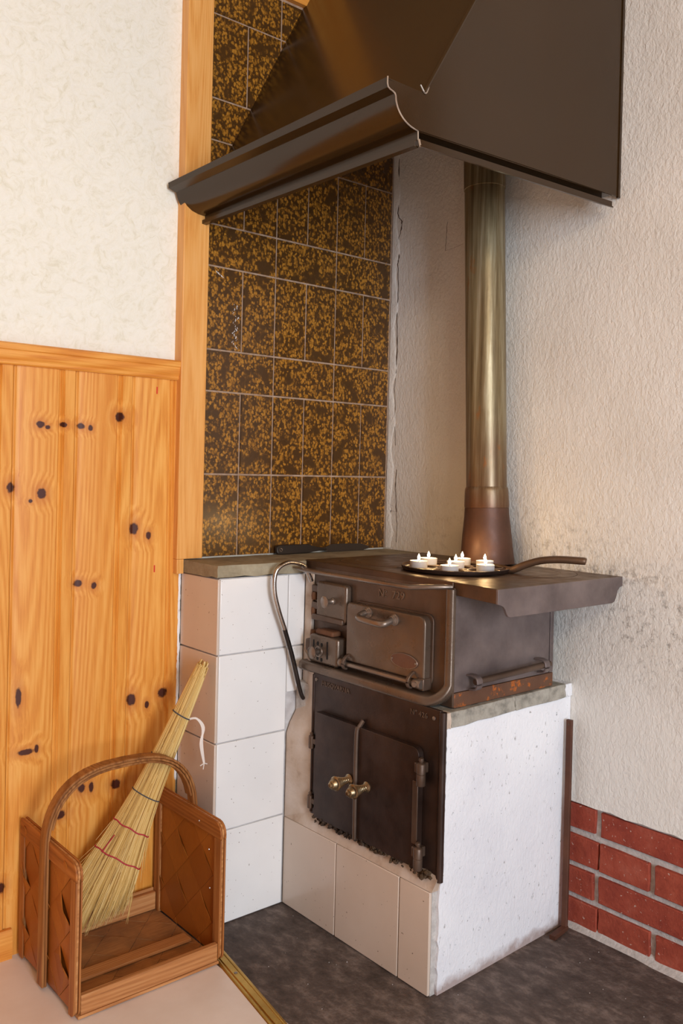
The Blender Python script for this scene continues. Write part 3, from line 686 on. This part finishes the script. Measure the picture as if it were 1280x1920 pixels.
def disc(cx, cy, R, m, name='hob_ring'):
    r = obj(name, lathe(BM(), [(R, .8090), (R, .8099), (R-.0015, .8104), (R*.72, .8104), (R*.715, .8098), (R*.70, .8098), (R*.695, .8104), (0, .8104)], (cx, cy, 0), seg=56), m, st, smooth=30)
    obj('ring_groove', tube(BM(), [(cx+(R+.001)*math.cos(2*PI*k/56), cy+(R+.001)*math.sin(2*PI*k/56), .8094) for k in range(56)], .0008, 5, True), CRACK, r)
disc(.358, -.288, .128, IRON_T); disc(.476, -.572, .122, IRON_T)
obj('towel_rail', tube(BM(), smoothpath([(.1460, -.1690, .7955), (.1455, -.25, .7935), (.1455, -.40, .7935), (.1460, -.535, .7935), (.1490, -.560, .7945), (.1580, -.583, .7970), (.1800, -.607, .7985), (.1990, -.6180, .7985)], 5), [.0022, .0032, .0042]+[.0052]*33, 10), IRON_L, st)

# ------------------------------------------------------------------ flue
fl = thing('flue_pipe', 'streaked rusty metal flue pipe rising from the stove into the hood', 'flue', (.53, -.44, .81))
def fx(z): return Vector((.533, -.4265 + (z-.86)*.0405, z))
bm = BM(); tube(bm, [fx(z) for z in (.985, 1.2, 1.5, 1.735)], .0485, 40); obj('pipe', bm, FLUE, fl)
bm = BM(); R = [fx(z) for z in (1.715, 1.716, 1.800, 1.801, 2.15)]; tube(bm, R, [.0485, .0500, .0500, .0478, .0478], 40); obj('pipe', bm, FLUE, fl)
obj('collar', tube(BM(), [fx(z) for z in (.945, .950, .985, .990, .995)], [.0530, .0535, .0520, .0512, .0490], 40), FLUE, fl)
bm = BM(); tube(bm, [fx(.9445), fx(.925), fx(.88), fx(.83), Vector((.533, -.4290, .8100))], [.0525, .0535, .0585, .0630, .0650], 40)
o = obj('boot', bm, BOOT, fl); tag(o, 'flared rust-brown foot')

# ------------------------------------------------------------------ hood
hd = thing('range_hood', 'large dark brown sheet-metal extractor hood above the stove', 'hood', (.3, -.35, 1.6))
PL = [(-.114, 1.679), (-.1125, 1.667), (-.093, 1.661), (-.0895, 1.650), (-.084, 1.639), (-.075, 1.629), (-.062, 1.621), (-.045, 1.6165), (-.027, 1.6150), (-.0262, 1.606), (-.034, 1.605), (-.034, 1.5965), (-.0225, 1.5955)]
PR = [(-.058, 1.7205), (-.0565, 1.7025), (-.0395, 1.6960), (-.0365, 1.684), (-.031, 1.6715), (-.0215, 1.6605), (-.0095, 1.6525), (.004, 1.6475), (.0195, 1.6455), (.0205, 1.630), (.0130, 1.629), (.0130, 1.6175), (.024, 1.6160)]
def hy(x): return -.668 - .044*(x/.605)
def thick(pts, d=.0025):
    out = []
    for i, p in enumerate(pts):
        a = Vector(pts[max(i-1, 0)]); b = Vector(pts[min(i+1, len(pts)-1)]); t = (b-a).normalized(); out.append((p[0]-t.y*d, p[1]+t.x*d))
    return out
def ring2(P): return P + thick(P)[::-1]
bm = BM(); hull8(bm, [(x, -.0005, z) for x, z in ring2(PL)], [(x, -.668, z) for x, z in ring2(PR)])
obj('cornice', bm, HOOD, hd, smooth=28)
bm = BM()
FLb, FLt, FRb, FRt = Vector((-.006, -.0005, 1.682)), Vector((.3414, -.0005, 2.359)), Vector((.030, -.6695, 1.7155)), Vector((.405, -.6965, 2.359))
nrm = (FLt-FLb).cross(FRb-FLb).normalized(); nrm = nrm if nrm.x > 0 else -nrm
hull8(bm, [FLb, FRb, FRt, FLt], [v+nrm*.002 for v in (FLb, FRb, FRt, FLt)])
hull8(bm, [(-.113, -.0005, 1.6785), (-.057, -.668, 1.7200), (.031, -.6695, 1.7150), (-.005, -.0005, 1.6825)], [(-.113, -.0005, 1.6765), (-.057, -.668, 1.7180), (.031, -.6695, 1.7130), (-.005, -.0005, 1.6805)])
obj('front_slope', bm, HOOD, hd, smooth=0)
side = PR[:9] + [(.30, 1.6445), (.602, 1.6415), (.602, 2.359), (.405, 2.359), (.030, 1.7160)]
bm = BM(); hull8(bm, [(x, hy(x)-.0005, z) for x, z in side], [(x, hy(x)-.003, z) for x, z in side]); obj('side_panel', bm, HOOD, hd, smooth=0)
# the recessed step and lip under the side panel
bm = BM()
A = [(-.001, 1.6460), (.026, 1.6460), (.026, 1.6300), (-.0005, 1.6285), (-.0005, 1.6175), (-.006, 1.6165), (-.006, 1.6190), (-.003, 1.620), (-.003, 1.6305), (.0235, 1.6325), (.0235, 1.644), (-.001, 1.644)]
def lipend(x, dz): return [(x, hy(x)+a, z+dz) for a, z in A]
hull8(bm, lipend(.022, 0), lipend(.580, -.003)); obj('side_lip', bm, HOOD, hd, smooth=0)
# folded hip seam and worn bright edges
obj('hip_seam', tube(BM(), [FRb+Vector((-.001, -.003, 0)), FRt+Vector((0, -.003, 0))], .0042, 8), HOOD, hd)
obj('worn_edge', tube(BM(), smoothpath([(x-.0006, -.6705, z) for x, z in PR[:9]], 3), .0014, 6), BARE, hd)
obj('worn_edge', tube(BM(), [(.0200, -.6700, 1.6450), (.0210, -.6700, 1.6290)], .0014, 6), BARE, hd)
obj('worn_edge', tube(BM(), [(.0215, -.6715, 1.6300), (.0235, -.6735, 1.6165)], .0022, 6), BARE, hd)
obj('worn_edge', tube(BM(), smoothpath([FRb+Vector((-.010, -.004, .012)), FRb+Vector((.0, -.0055, 0)), FRb+Vector((.006, -.0055, .004)), FRb+Vector((.012, -.005, .020))], 3), .0016, 6), BARE, hd)
obj('back_edge', box(BM(), .597, .6045, hy(.6)-.0055, hy(.6)-.0005, 1.6385, 2.359), HOOD, hd)

# ------------------------------------------------------------------ griddle pan and tealights
PC = Vector((.357, -.485, .8105))
pan = thing('griddle_pan', 'black cast-iron pan with seven round wells holding tealights', 'pan', PC)
bm = BM(); lathe(bm, [(.110, 0), (.1175, .0015), (.1200, .006), (.1205, .0095), (.1185, .0100), (.1165, .0068), (.1140, .0058), (0, .0058)], PC, seg=64)
me = bpy.data.meshes.new('pan_body'); bmesh.ops.recalc_face_normals(bm, faces=bm.faces[:]); bm.to_mesh(me); bm.free()
pb = mobj('pan_body', me, IRON_D, pan)
wells = [Vector((0, 0))] + [Vector((.0775*math.cos(math.radians(a)), .0775*math.sin(math.radians(a)))) for a in (145, 88, 29, -25, -86, -148)]
cb = BM()
for wv_ in wells: lathe(cb, [(.0325, .0022), (.0350, .0150)], PC+Vector((wv_.x, wv_.y, 0)), seg=32)
cm = bpy.data.meshes.new('cut'); bmesh.ops.recalc_face_normals(cb, faces=cb.faces[:]); cb.to_mesh(cm); cb.free()
cut = link(bpy.data.objects.new('cut', cm)); md = pb.modifiers.new('b', 'BOOLEAN'); md.object = cut; md.operation = 'DIFFERENCE'; md.solver = 'EXACT'
pb_loc = pb.location.copy(); pb.parent = None; pb.location = (0, 0, 0)
bpy.context.view_layer.update(); dg = bpy.context.evaluated_depsgraph_get()
nm = bpy.data.meshes.new_from_object(pb.evaluated_get(dg)); pb.modifiers.clear(); pb.data = nm; nm.name = 'pan_body'; bpy.data.objects.remove(cut, do_unlink=True)
pb.parent = pan; pb.location = pb_loc; sharp(nm, 35)
for wv_ in wells: obj('well_rim', tube(BM(), [PC+Vector((wv_.x+.0352*math.cos(2*PI*k/36), wv_.y+.0352*math.sin(2*PI*k/36), .0060)) for k in range(36)], .0012, 6, True), IRON_L, pan)
dv = Vector((.52, -.855, 0)).normalized()
hp = [PC+dv*.112+Vector((0, 0, .006)), PC+dv*.128+Vector((0, 0, .008)), PC+dv*.150+Vector((0, 0, .019)), PC+dv*.185+Vector((0, 0, .031)), PC+dv*.225+Vector((0, 0, .0355)), PC+dv*.272+Vector((0, 0, .0350)), PC+dv*.280+Vector((0, 0, .0345))]
sec0 = rrect(-.0110, .0110, -.0078, .0078, .0070, 3)
sp_ = smoothpath(hp, 4); bm = BM(); sweep(bm, sp_, sec0, (0, 0, 1))
bm.verts.ensure_lookup_table(); ns = len(sec0)
for i, c_ in enumerate(sp_):
    k = 1.0 if i > 5 else .72+.05*i
    if i >= len(sp_)-4: k = (.96, .86, .66, .40)[i-len(sp_)+4]
    for v in bm.verts[i*ns:(i+1)*ns]: v.co = c_+(v.co-c_)*k
obj('handle', bm, IRON_T, pan, smooth=60)

def candle_meshes():
    M = {}
    def mk(k, bm, m):
        me = bpy.data.meshes.new(k); bmesh.ops.recalc_face_normals(bm, faces=bm.faces[:]); bm.to_mesh(me); bm.free(); me.materials.append(m); sharp(me, 40); M[k] = me
    mk('cup', lathe(BM(), [(0, 0), (.0185, 0), (.0192, .001), (.0195, .016), (.0199, .0165), (.0193, .0168), (.0190, .0155), (.0188, .002), (0, .002)], seg=40), ALU)
    mk('wax', lathe(BM(), [(.0186, .003), (.0187, .0142), (.015, .0136), (0, .0134)], seg=36), WAX)
    mk('wick', tube(BM(), [(0, 0, .013), (.0003, 0, .018), (.001, .0004, .0205)], .0007, 6), WICK)
    mk('flame', lathe(BM(), [(0, .0180), (.0018, .0192), (.0031, .0215), (.0033, .0238), (.0026, .0265), (.0013, .0295), (0, .0325)], seg=16), FLAME)
    return M
CM = candle_meshes()
cands = [((-.065, .050), 'lit tealight at the far left of the pan, nearest its left rim'),
 ((.001, .083), 'lit tealight at the back left, half hidden behind the leftmost one'),
 ((.001, .000), 'lit tealight in the centre well of the pan, behind the front middle one'),
 ((.070, .042), 'lit tealight at the back middle, just behind the centre one'),
 ((.074, -.022), 'lit tealight at the back right, nearest the flue pipe foot'),
 ((.009, -.0785), 'lit tealight at the front right, nearest the pan handle'),
 ((-.0745, -.050), 'lit tealight at the front middle of the pan, nearest the towel rail')]
for (dx, dy), lab in cands:
    loc = PC+Vector((dx, dy, .0024))
    t = thing('tealight', lab, 'candle', loc, 'burning tealights in the griddle pan')
    for k in ('cup', 'wax', 'wick', 'flame'):
        o = mobj(k, CM[k], None, t, local=True, smooth=0); o.rotation_euler.z = random.uniform(0, 6)
    L = bpy.data.lights.new('flame_light', 'POINT'); L.energy = .11; L.color = (1.0, .62, .26); L.shadow_soft_size = .004
    lo_ = link(bpy.data.objects.new('flame_light', L)); lo_.parent = t; lo_.location = (0, 0, .044)

# ------------------------------------------------------------------ tools
pk = thing('fire_poker', 'shiny bent steel poker hooked over the left end of the stove rail', 'poker', (.14, -.195, .8))
hk = smoothpath([(.1800, -.1950, .7640), (.1690, -.1950, .7840), (.1580, -.1950, .8000), (.1400, -.1950, .8075), (.1130, -.1945, .8110), (.0880, -.1940, .8030), (.0745, -.1930, .7840), (.0750, -.1920, .7450), (.0900, -.1900, .7000), (.1090, -.1890, .6560)], 6)
obj('handle', tube(BM(), hk, .0055, 14), STEEL, pk)
rod = smoothpath([(.1085, -.1890, .6570), (.1300, -.1885, .6000), (.1440, -.1885, .5560), (.1560, -.1890, .5150), (.1640, -.1900, .4930), (.1690, -.1910, .4870)], 5)
o = obj('rod', tube(BM(), rod, [.0055]*14+[.0050]*6+[.0046]*4+[.004, .0036], 12), iron('blackened_rod', (44, 38, 34), (66, 58, 54), .35, .8), pk); tag(o, 'blackened lower end')
tn = thing('turner', 'black kitchen turner lying against the brown tiles behind the stove', 'turner', (.35, -.02, .81))
def lean(p, y0): return (p[0], y0-.010+(p[1]-.81)*.25, p[1])
hpts = [(.2075, .8160), (.2100, .8110), (.2160, .8095), (.310, .8100), (.325, .8120), (.350, .8140), (.372, .8150), (.372, .8215), (.345, .8230), (.325, .8280), (.315, .8320), (.220, .8330), (.2110, .8310), (.2080, .8260)]
bm = BM(); hull8(bm, [lean(p, -.012) for p in hpts], [lean(p, -.002) for p in hpts]); o = obj('handle', bm, BLACKP, tn, bevel=.002)
obj('hanging_hole', tube(BM(), [Vector(lean((.2200+.0040*math.cos(a), .8210+.0040*math.sin(a)), -.0125)) for a in [2*PI*k/16 for k in range(16)]], .0011, 6, True), IRON_L, o)
bpts = [(.362, .8140), (.380, .8100), (.420, .8095), (.500, .8095), (.522, .8130), (.526, .8200), (.500, .8270), (.430, .8295), (.395, .8290), (.375, .8235), (.362, .8215)]
bm = BM(); hull8(bm, [lean(p, -.008) for p in bpts], [lean(p, -.0065) for p in bpts]); obj('blade', bm, BLADE, tn)
ib = thing('iron_bar', 'rusty bent iron bar standing in the corner beside the brick wall', 'bar', (.59, -.63, 0))
bm = BM(); sweep(bm, [(.5800, -.6400, .475), (.5790, -.6410, .25), (.5765, -.6425, .010), (.5745, -.6430, .004)], rrect(-.0065, .0065, -.005, .005, .001, 1), (-1, -.2, 0)); obj('shank', bm, BARR, ib, smooth=30)
bm = BM(); sweep(bm, [(.5790, -.6440, .0060), (.55, -.6480, .0055), (.5180, -.6520, .0050)], rrect(-.007, .007, -.0048, .0048, .001, 1), (0, 0, 1)); obj('foot', bm, BARR, ib, smooth=30)
obj('bolt_hole', lathe(BM(), [(.0022, 0), (.0022, .0003), (0, .0003)], (.5747, -.6410, .466), (-1, -.2, 0), 12), CRACK, ib)

# ------------------------------------------------------------------ basket
bk = thing('log_basket', 'open-fronted woven wood-chip log basket with arched handle', 'basket', (-.27, -.15, 0))
BX0, BX1, BY0, BY1 = -.434, -.106, -.290, -.0155
def clip(poly, u0, u1, v0, v1):
    for ax, lim, sg in ((0, u0, 1), (0, u1, -1), (1, v0, 1), (1, v1, -1)):
        out = []
        for i in range(len(poly)):
            a, b = poly[i], poly[(i+1) % len(poly)]; da, db = sg*(a[ax]-lim), sg*(b[ax]-lim)
            if da >= 0: out.append(a)
            if (da >= 0) != (db >= 0):
                t = da/(da-db); out.append(tuple(a[k]+(b[k]-a[k])*t for k in range(2)))
        poly = out
        if len(poly) < 3: return []
    return poly
def weave(u0, u1, v0, v1, h, place, m, lift=.0032, th=.0011, ou=0, ov_=0, both=True, sg=1):
    """diagonal plait: every visible splint crossing is a small bowed slip of wood, one edge lifted"""
    n = int((u1-u0)/h)+3; q = int((v1-v0)/h)+3
    for i in range(-1, n):
        for j in range(-1, q):
            if (i+j) % 2: continue
            cu, cv = u0+ou+i*h, v0+ov_+j*h; a = i % 2
            poly = clip([(cu-h, cv), (cu, cv-h), (cu+h, cv), (cu, cv+h)], u0, u1, v0, v1)
            if len(poly) < 3: continue
            area2 = abs(sum(poly[k][0]*poly[(k+1) % len(poly)][1]-poly[(k+1) % len(poly)][0]*poly[k][1] for k in range(len(poly))))
            if area2 < 2e-4: continue
            sv = 1 if (a or sg < 0) else -1; lf = (lift if (a or both) else lift*.3)*random.uniform(.6, 1.1); sub = []
            for k in range(len(poly)):
                p0, p1 = poly[k], poly[(k+1) % len(poly)]
                for t in (0, .25, .5, .75): sub.append((p0[0]+(p1[0]-p0[0])*t, p0[1]+(p1[1]-p0[1])*t))
            pts = []
            for u, v in sub:
                e1, e2 = ((u-cu)*sg+(v-cv)*sv)/h, ((u-cu)*sg-(v-cv)*sv)/h
                pts.append((u*.992+cu*.008, v*.992+cv*.008, (.0008 if a else 0)+lf*max(0, e1)**2*(1-min(1, e2*e2))))
            bm = BM(); hull8(bm, [place(u, v, d) for u, v, d in pts], [place(u, v, d+th) for u, v, d in pts]); obj('splint', bm, m, bk, smooth=0)
hh = .050
weave(BY0+.006, BY1-.004, .012, .282, hh, lambda u, v, d: (BX0+.0062-d, u, v), SPLINT, lift=.0075, ou=.02, both=False, sg=-1)
weave(BY0+.006, BY1-.004, .012, .282, hh, lambda u, v, d: (BX0+.0072+d*.5, u, v), SPLINT, lift=.001, ou=.02)
weave(BY0+.006, BY1-.004, .012, .282, hh, lambda u, v, d: (BX1-.0072-d*.6, u, v), SPLINT, lift=.0035, ou=.03, ov_=.01, sg=-1, both=False)
weave(BY0+.006, BY1-.004, .012, .282, hh, lambda u, v, d: (BX1-.007+d*.5, u, v), SPLINT, lift=.001, ou=.03, ov_=.01)
weave(BX0+.01, BX1-.01, BY0+.006, BY1-.004, hh, lambda u, v, d: (u, v, .0085+d), SPLINT_B, lift=.0020, ou=.01, ov_=.02)
for x0, x1 in ((BX0, BX0+.0045), (BX0+.0102, BX0+.0145), (BX1-.0145, BX1-.0102), (BX1-.0045, BX1)):
    obj('top_rail', prism(BM(), rrect(BY0, BY1, .258, .292, (.0, 0, .004, .024)), 'X', x0, x1), BASK_Y, bk, bevel=.0012)
    obj('side_post', prism(BM(), rrect(BY0, BY0+.0245, .006, .2575, (.014, 0, 0, 0)), 'X', x0+.0004, x1-.0004), BASK, bk, bevel=.001)
    obj('side_post', prism(BM(), rrect(BY1-.021, BY1, .006, .2575, (0, .010, 0, 0)), 'X', x0+.0004, x1-.0004), BASK, bk, bevel=.001)
for x in (BX0+.0073, BX1-.0073):                     # middle layer of each three-ply side frame
    for pts in (rrect(BY0+.0035, BY0+.022, .007, .262, (.013, 0, 0, 0)), rrect(BY1-.019, BY1-.001, .007, .262, (0, .01, 0, 0)), rrect(BY0+.001, BY1-.001, .262, .2905, (0, 0, .004, .022))):
        obj('frame_core', prism(BM(), pts, 'X', x-.0023, x+.0023), PINE_RAW, bk, bevel=.0005)
obj('front_rail', box(BM(), BX0+.0152, BX1-.0152, BY0+.001, BY0+.0125, .0085, .0445), PINE_RAW, bk, bevel=.0015)
obj('bottom_lath', box(BM(), BX0+.010, BX1-.012, BY0+.000, BY0+.022, .0022, .0080), PINE_RAW, bk, bevel=.001)
obj('bottom_lath', box(BM(), BX0+.010, BX1-.012, BY1-.022, BY1, .0022, .0080), PINE_RAW, bk, bevel=.001)
obj('back_rail', box(BM(), BX0+.0152, BX1-.0152, BY1-.0125, BY1-.001, .0120, .0520), PINE_RAW, bk, bevel=.0015)
obj('back_rail', box(BM(), BX0+.0152, BX1-.0152, BY1-.0015, BY1+.0015, .0150, .0580), PINE_RAW, bk, bevel=.001)
obj('floor_batten', box(BM(), BX0+.017, BX1-.022, -.198, -.166, .0125, .0190), PINE_RAW, bk, bevel=.0015)
# arched handle of two bent laths
HY = -.150
def arch(off):
    cx = (BX0+BX1)/2; a = (BX1-BX0)/2+.006-off; P = [(cx-a, HY, z) for z in (.008, .07, .14, .21, .25)]
    for k in range(1, 24):
        t = PI-PI*k/24; c, s = math.cos(t), math.sin(t); P.append((cx+a*math.copysign(abs(c)**.72, c), HY, .262+(.156-off)*abs(s)**.80))
    return P + [(cx+a, HY, z) for z in (.25, .21, .14, .07, .008)]
def archup(P): return [(p[0]-(BX0+BX1)/2, 0, max(p[2]-.262, 0)*1.1+1e-4) for p in P]
for off, m in ((0, HANDW), (.0052, HANDW)):
    P = arch(off); obj('handle_lath', sweep(BM(), P, rrect(-.0135, .0135, -.0024, .0024, .0012, 1), archup(P)), m, bk, smooth=40)
P = [p for p in arch(.0104) if p[2] > .30]; obj('handle_lath', sweep(BM(), P, rrect(-.0125, .0125, -.0022, .0022, .0012, 1), archup(P)), HANDW, bk, smooth=40)
for y, z in ((-.205, .205), (-.228, .135)): pass
for (x, y, z) in ((BX1-.0165, -.240, .222), (BX1-.0158, -.245, .142), (BX1-.0160, -.205, .29)):
    obj('nail', lathe(BM(), [(.0022, 0), (.0018, .0012), (0, .0016)], (x+.006 if z < .28 else x+.002, y, z if z < .28 else .272), (-1, 0, 0), 8), NAIL, bk)
for z in (.045, .082, .17): obj('nail', box(BM(), BX0-.0046, BX0-.0024, HY-.004, HY+.004, z-.0006, z+.0006), IRON_D, bk)

# ------------------------------------------------------------------ broom
br = thing('straw_broom', 'straw hand broom bound with red and grey twine standing in the basket', 'broom', (-.3, -.08, .03))
T0, T1 = Vector((-.0785, -.134, .580)), Vector((-.325, -.072, .028))
ax = (T1-T0).normalized(); vw = Vector((.64, .77, 0)); wd = ax.cross(vw).normalized(); wd = wd if wd.x > 0 else -wd; td = ax.cross(wd).normalized(); LN = (T1-T0).length
def bc(s): return T0.lerp(T1, s)+Vector((0, 0, -.006*math.sin(PI*s)))
def hw(s):
    K = [(0, .0135), (.12, .0170), (.25, .0215), (.40, .0270), (.52, .0330), (.64, .0450), (.76, .0580), (.9, .0660), (1.08, .0700)]
    for (a, b), (c, d) in zip(K, K[1:]):
        if s <= c: return b+(d-b)*(s-a)/(c-a)
    return K[-1][1]
def ht(s): return .0135+.0045*min(s/.3, 1) - .004*max(0, (s-.6)/.4)
bm = BM(); rings = []
for s in (.03, .12, .3, .5, .62, .72):
    c = bc(s); rings.append([bm.verts.new(c+wd*hw(s)*.9*math.cos(2*PI*k/20)+td*ht(s)*.85*math.sin(2*PI*k/20)) for k in range(20)])
for A, B in zip(rings, rings[1:]):
    for k in range(20): bm.faces.new((A[k], A[(k+1) % 20], B[(k+1) % 20], B[k]))
bm.faces.new(rings[0]); bm.faces.new(rings[-1]); obj('straw_core', bm, STRAW_D, br)
bm = BM()
def strand(bm, P, r):
    P_, T_, N_ = frames(P); R = []
    for i, p in enumerate(P_):
        b = T_[i].cross(N_[i]); rr = r*(1 if i < len(P_)-1 else .35)
        R.append([bm.verts.new(p+(N_[i]*math.cos(2*PI*k/3)+b*math.sin(2*PI*k/3))*rr) for k in range(3)])
    for A, B in zip(R, R[1:]):
        for k in range(3): bm.faces.new((A[k], A[(k+1) % 3], B[(k+1) % 3], B[k]))
    bm.faces.new(R[0]); bm.faces.new(R[-1])
SM = [0, 0, 1, 1, 1, 2, 2, 3]
def strand_m(P, r):
    n0 = len(bm.faces); strand(bm, P, r); bm.faces.ensure_lookup_table(); k = random.choice(SM)
    for f in bm.faces[n0:]: f.material_index = k
for i in range(1500):
    a = random.uniform(0, 2*PI); rr = math.sqrt(random.uniform(.74, 1.0)) if i < 1250 else math.sqrt(random.random())
    u, v = rr*math.cos(a), rr*math.sin(a)
    s0 = random.uniform(-.01, .05) if i % 3 else random.uniform(.08, .4)
    s1 = .93-.13*u+random.uniform(-.06, .06); j = random.uniform(-.08, .08); j2 = random.uniform(-.05, .05); P = []
    for k in range(8):
        s_ = s0+(s1-s0)*k/7; uu = u + j*max(0, s_-.62)*3 + j2*math.sin(s_*5+i)
        q = bc(s_)+wd*hw(s_)*uu+td*ht(s_)*v; q.z = max(q.z, .016); P.append(q)
    strand_m(P, random.uniform(.0008, .0014))
for i in range(60):                                   # broken thick stalk ends at the top
    a = random.uniform(0, 2*PI); u, v = math.cos(a)*random.uniform(.5, 1.0), math.sin(a)*random.uniform(.6, 1.0); s0 = random.uniform(-.03, .06); P = []
    for k in range(4):
        s_ = s0+(random.uniform(.14, .2)-s0)*k/3 if k == 3 else s0+.045*k
        P.append(bc(s_)+wd*hw(s_)*u+td*ht(s_)*v)
    P = sorted(P, key=lambda q: -q.z); strand_m(P, random.uniform(.0018, .0030))
for i in range(18):
    s_ = random.uniform(.5, .8); sd = random.choice((-1, 1)); strand_m([bc(s_)+wd*hw(s_)*sd*.9, bc(s_+.06)+wd*hw(s_+.06)*sd*1.08, bc(s_+.13)+wd*hw(s_+.13)*sd*random.uniform(1.1, 1.3)], .0007)
so = tag(obj('straw', bm, STRAWS[0], br, smooth=0), kind='stuff')
for m_ in STRAWS[1:]: so.data.materials.append(m_)
def tie(s, m, r=.0014, tilt=0.0, wob=0.0, name='twine', arc=None):
    P = []
    N_ = 44
    for k in range(N_):
        a = 2*PI*k/N_; sc_ = s+tilt*math.cos(a)+(wob*math.sin(a*7))
        P.append(bc(sc_)+wd*(hw(sc_)*1.02+.0012)*math.cos(a)+td*(ht(sc_)*1.04+.0012)*math.sin(a))
    return obj(name, tube(BM(), P, r, 6, True), m, br)
tie(.175, GREYT, .0015, .004); tie(.335, GREYT, .0013, .004); tie(.470, GREYT, .0013, .004)
for s in (.590, .700): tag(tie(s, RED, .0014, .006, .002), 'red twine stitch')
fs = td if td.dot(Vector((-.64, -.77, 0))) > 0 else -td
obj('twine', tube(BM(), [bc(.63)-wd*hw(.63)*.55+fs*.0165, bc(.70)-wd*hw(.70)*.66+fs*.0150], .0012, 6), RED, br)
c0 = bc(.178)+wd*(hw(.178)+.001)
for q, dx in ((0, 0), (1, .004)):
    P = smoothpath([c0, c0+Vector((.012, -.012, .002)), c0+Vector((.022+dx, -.020, -.018)), c0+Vector((.021-dx, -.022, -.052)), c0+Vector((.026, -.024, -.096))], 5)
    o = obj('ribbon', sweep(BM(), P, rrect(-.0022, .0022, -.0004, .0004, .0002, 1), (-.6, -.8, .1)), WHITER, br); tag(o, 'white hanging ribbon')
e = c0+Vector((.026, -.024, -.096))
for d in ((-.010, 0, -.004), (.008, 0, -.003), (-.002, 0, -.013)): obj('ribbon', tube(BM(), [e, e+Vector(d)], .0012, 5), WHITER, br)

# ------------------------------------------------------------------ crumbs on the hearth
bm = BM()
for k in range(110):
    x, y = random.uniform(-.05, .58), random.uniform(-1.25, -.2)
    if x > .13 and y > -.66: continue
    if x < .0 and y > -.2: continue
    r = random.uniform(.0005, .0014) if k % 12 else random.uniform(.0014, .0026)
    q = bmesh.ops.create_icosphere(bm, subdivisions=1, radius=r, matrix=Matrix.Translation((x, y, r*.5)) @ Matrix.Scale(random.uniform(.5, 1.6), 4, (1, .3, 0)))
tag(obj('plaster_crumbs', bm, WGROUT, smooth=0), 'pale plaster crumbs scattered over the dark hearth', 'crumbs', kind='stuff')
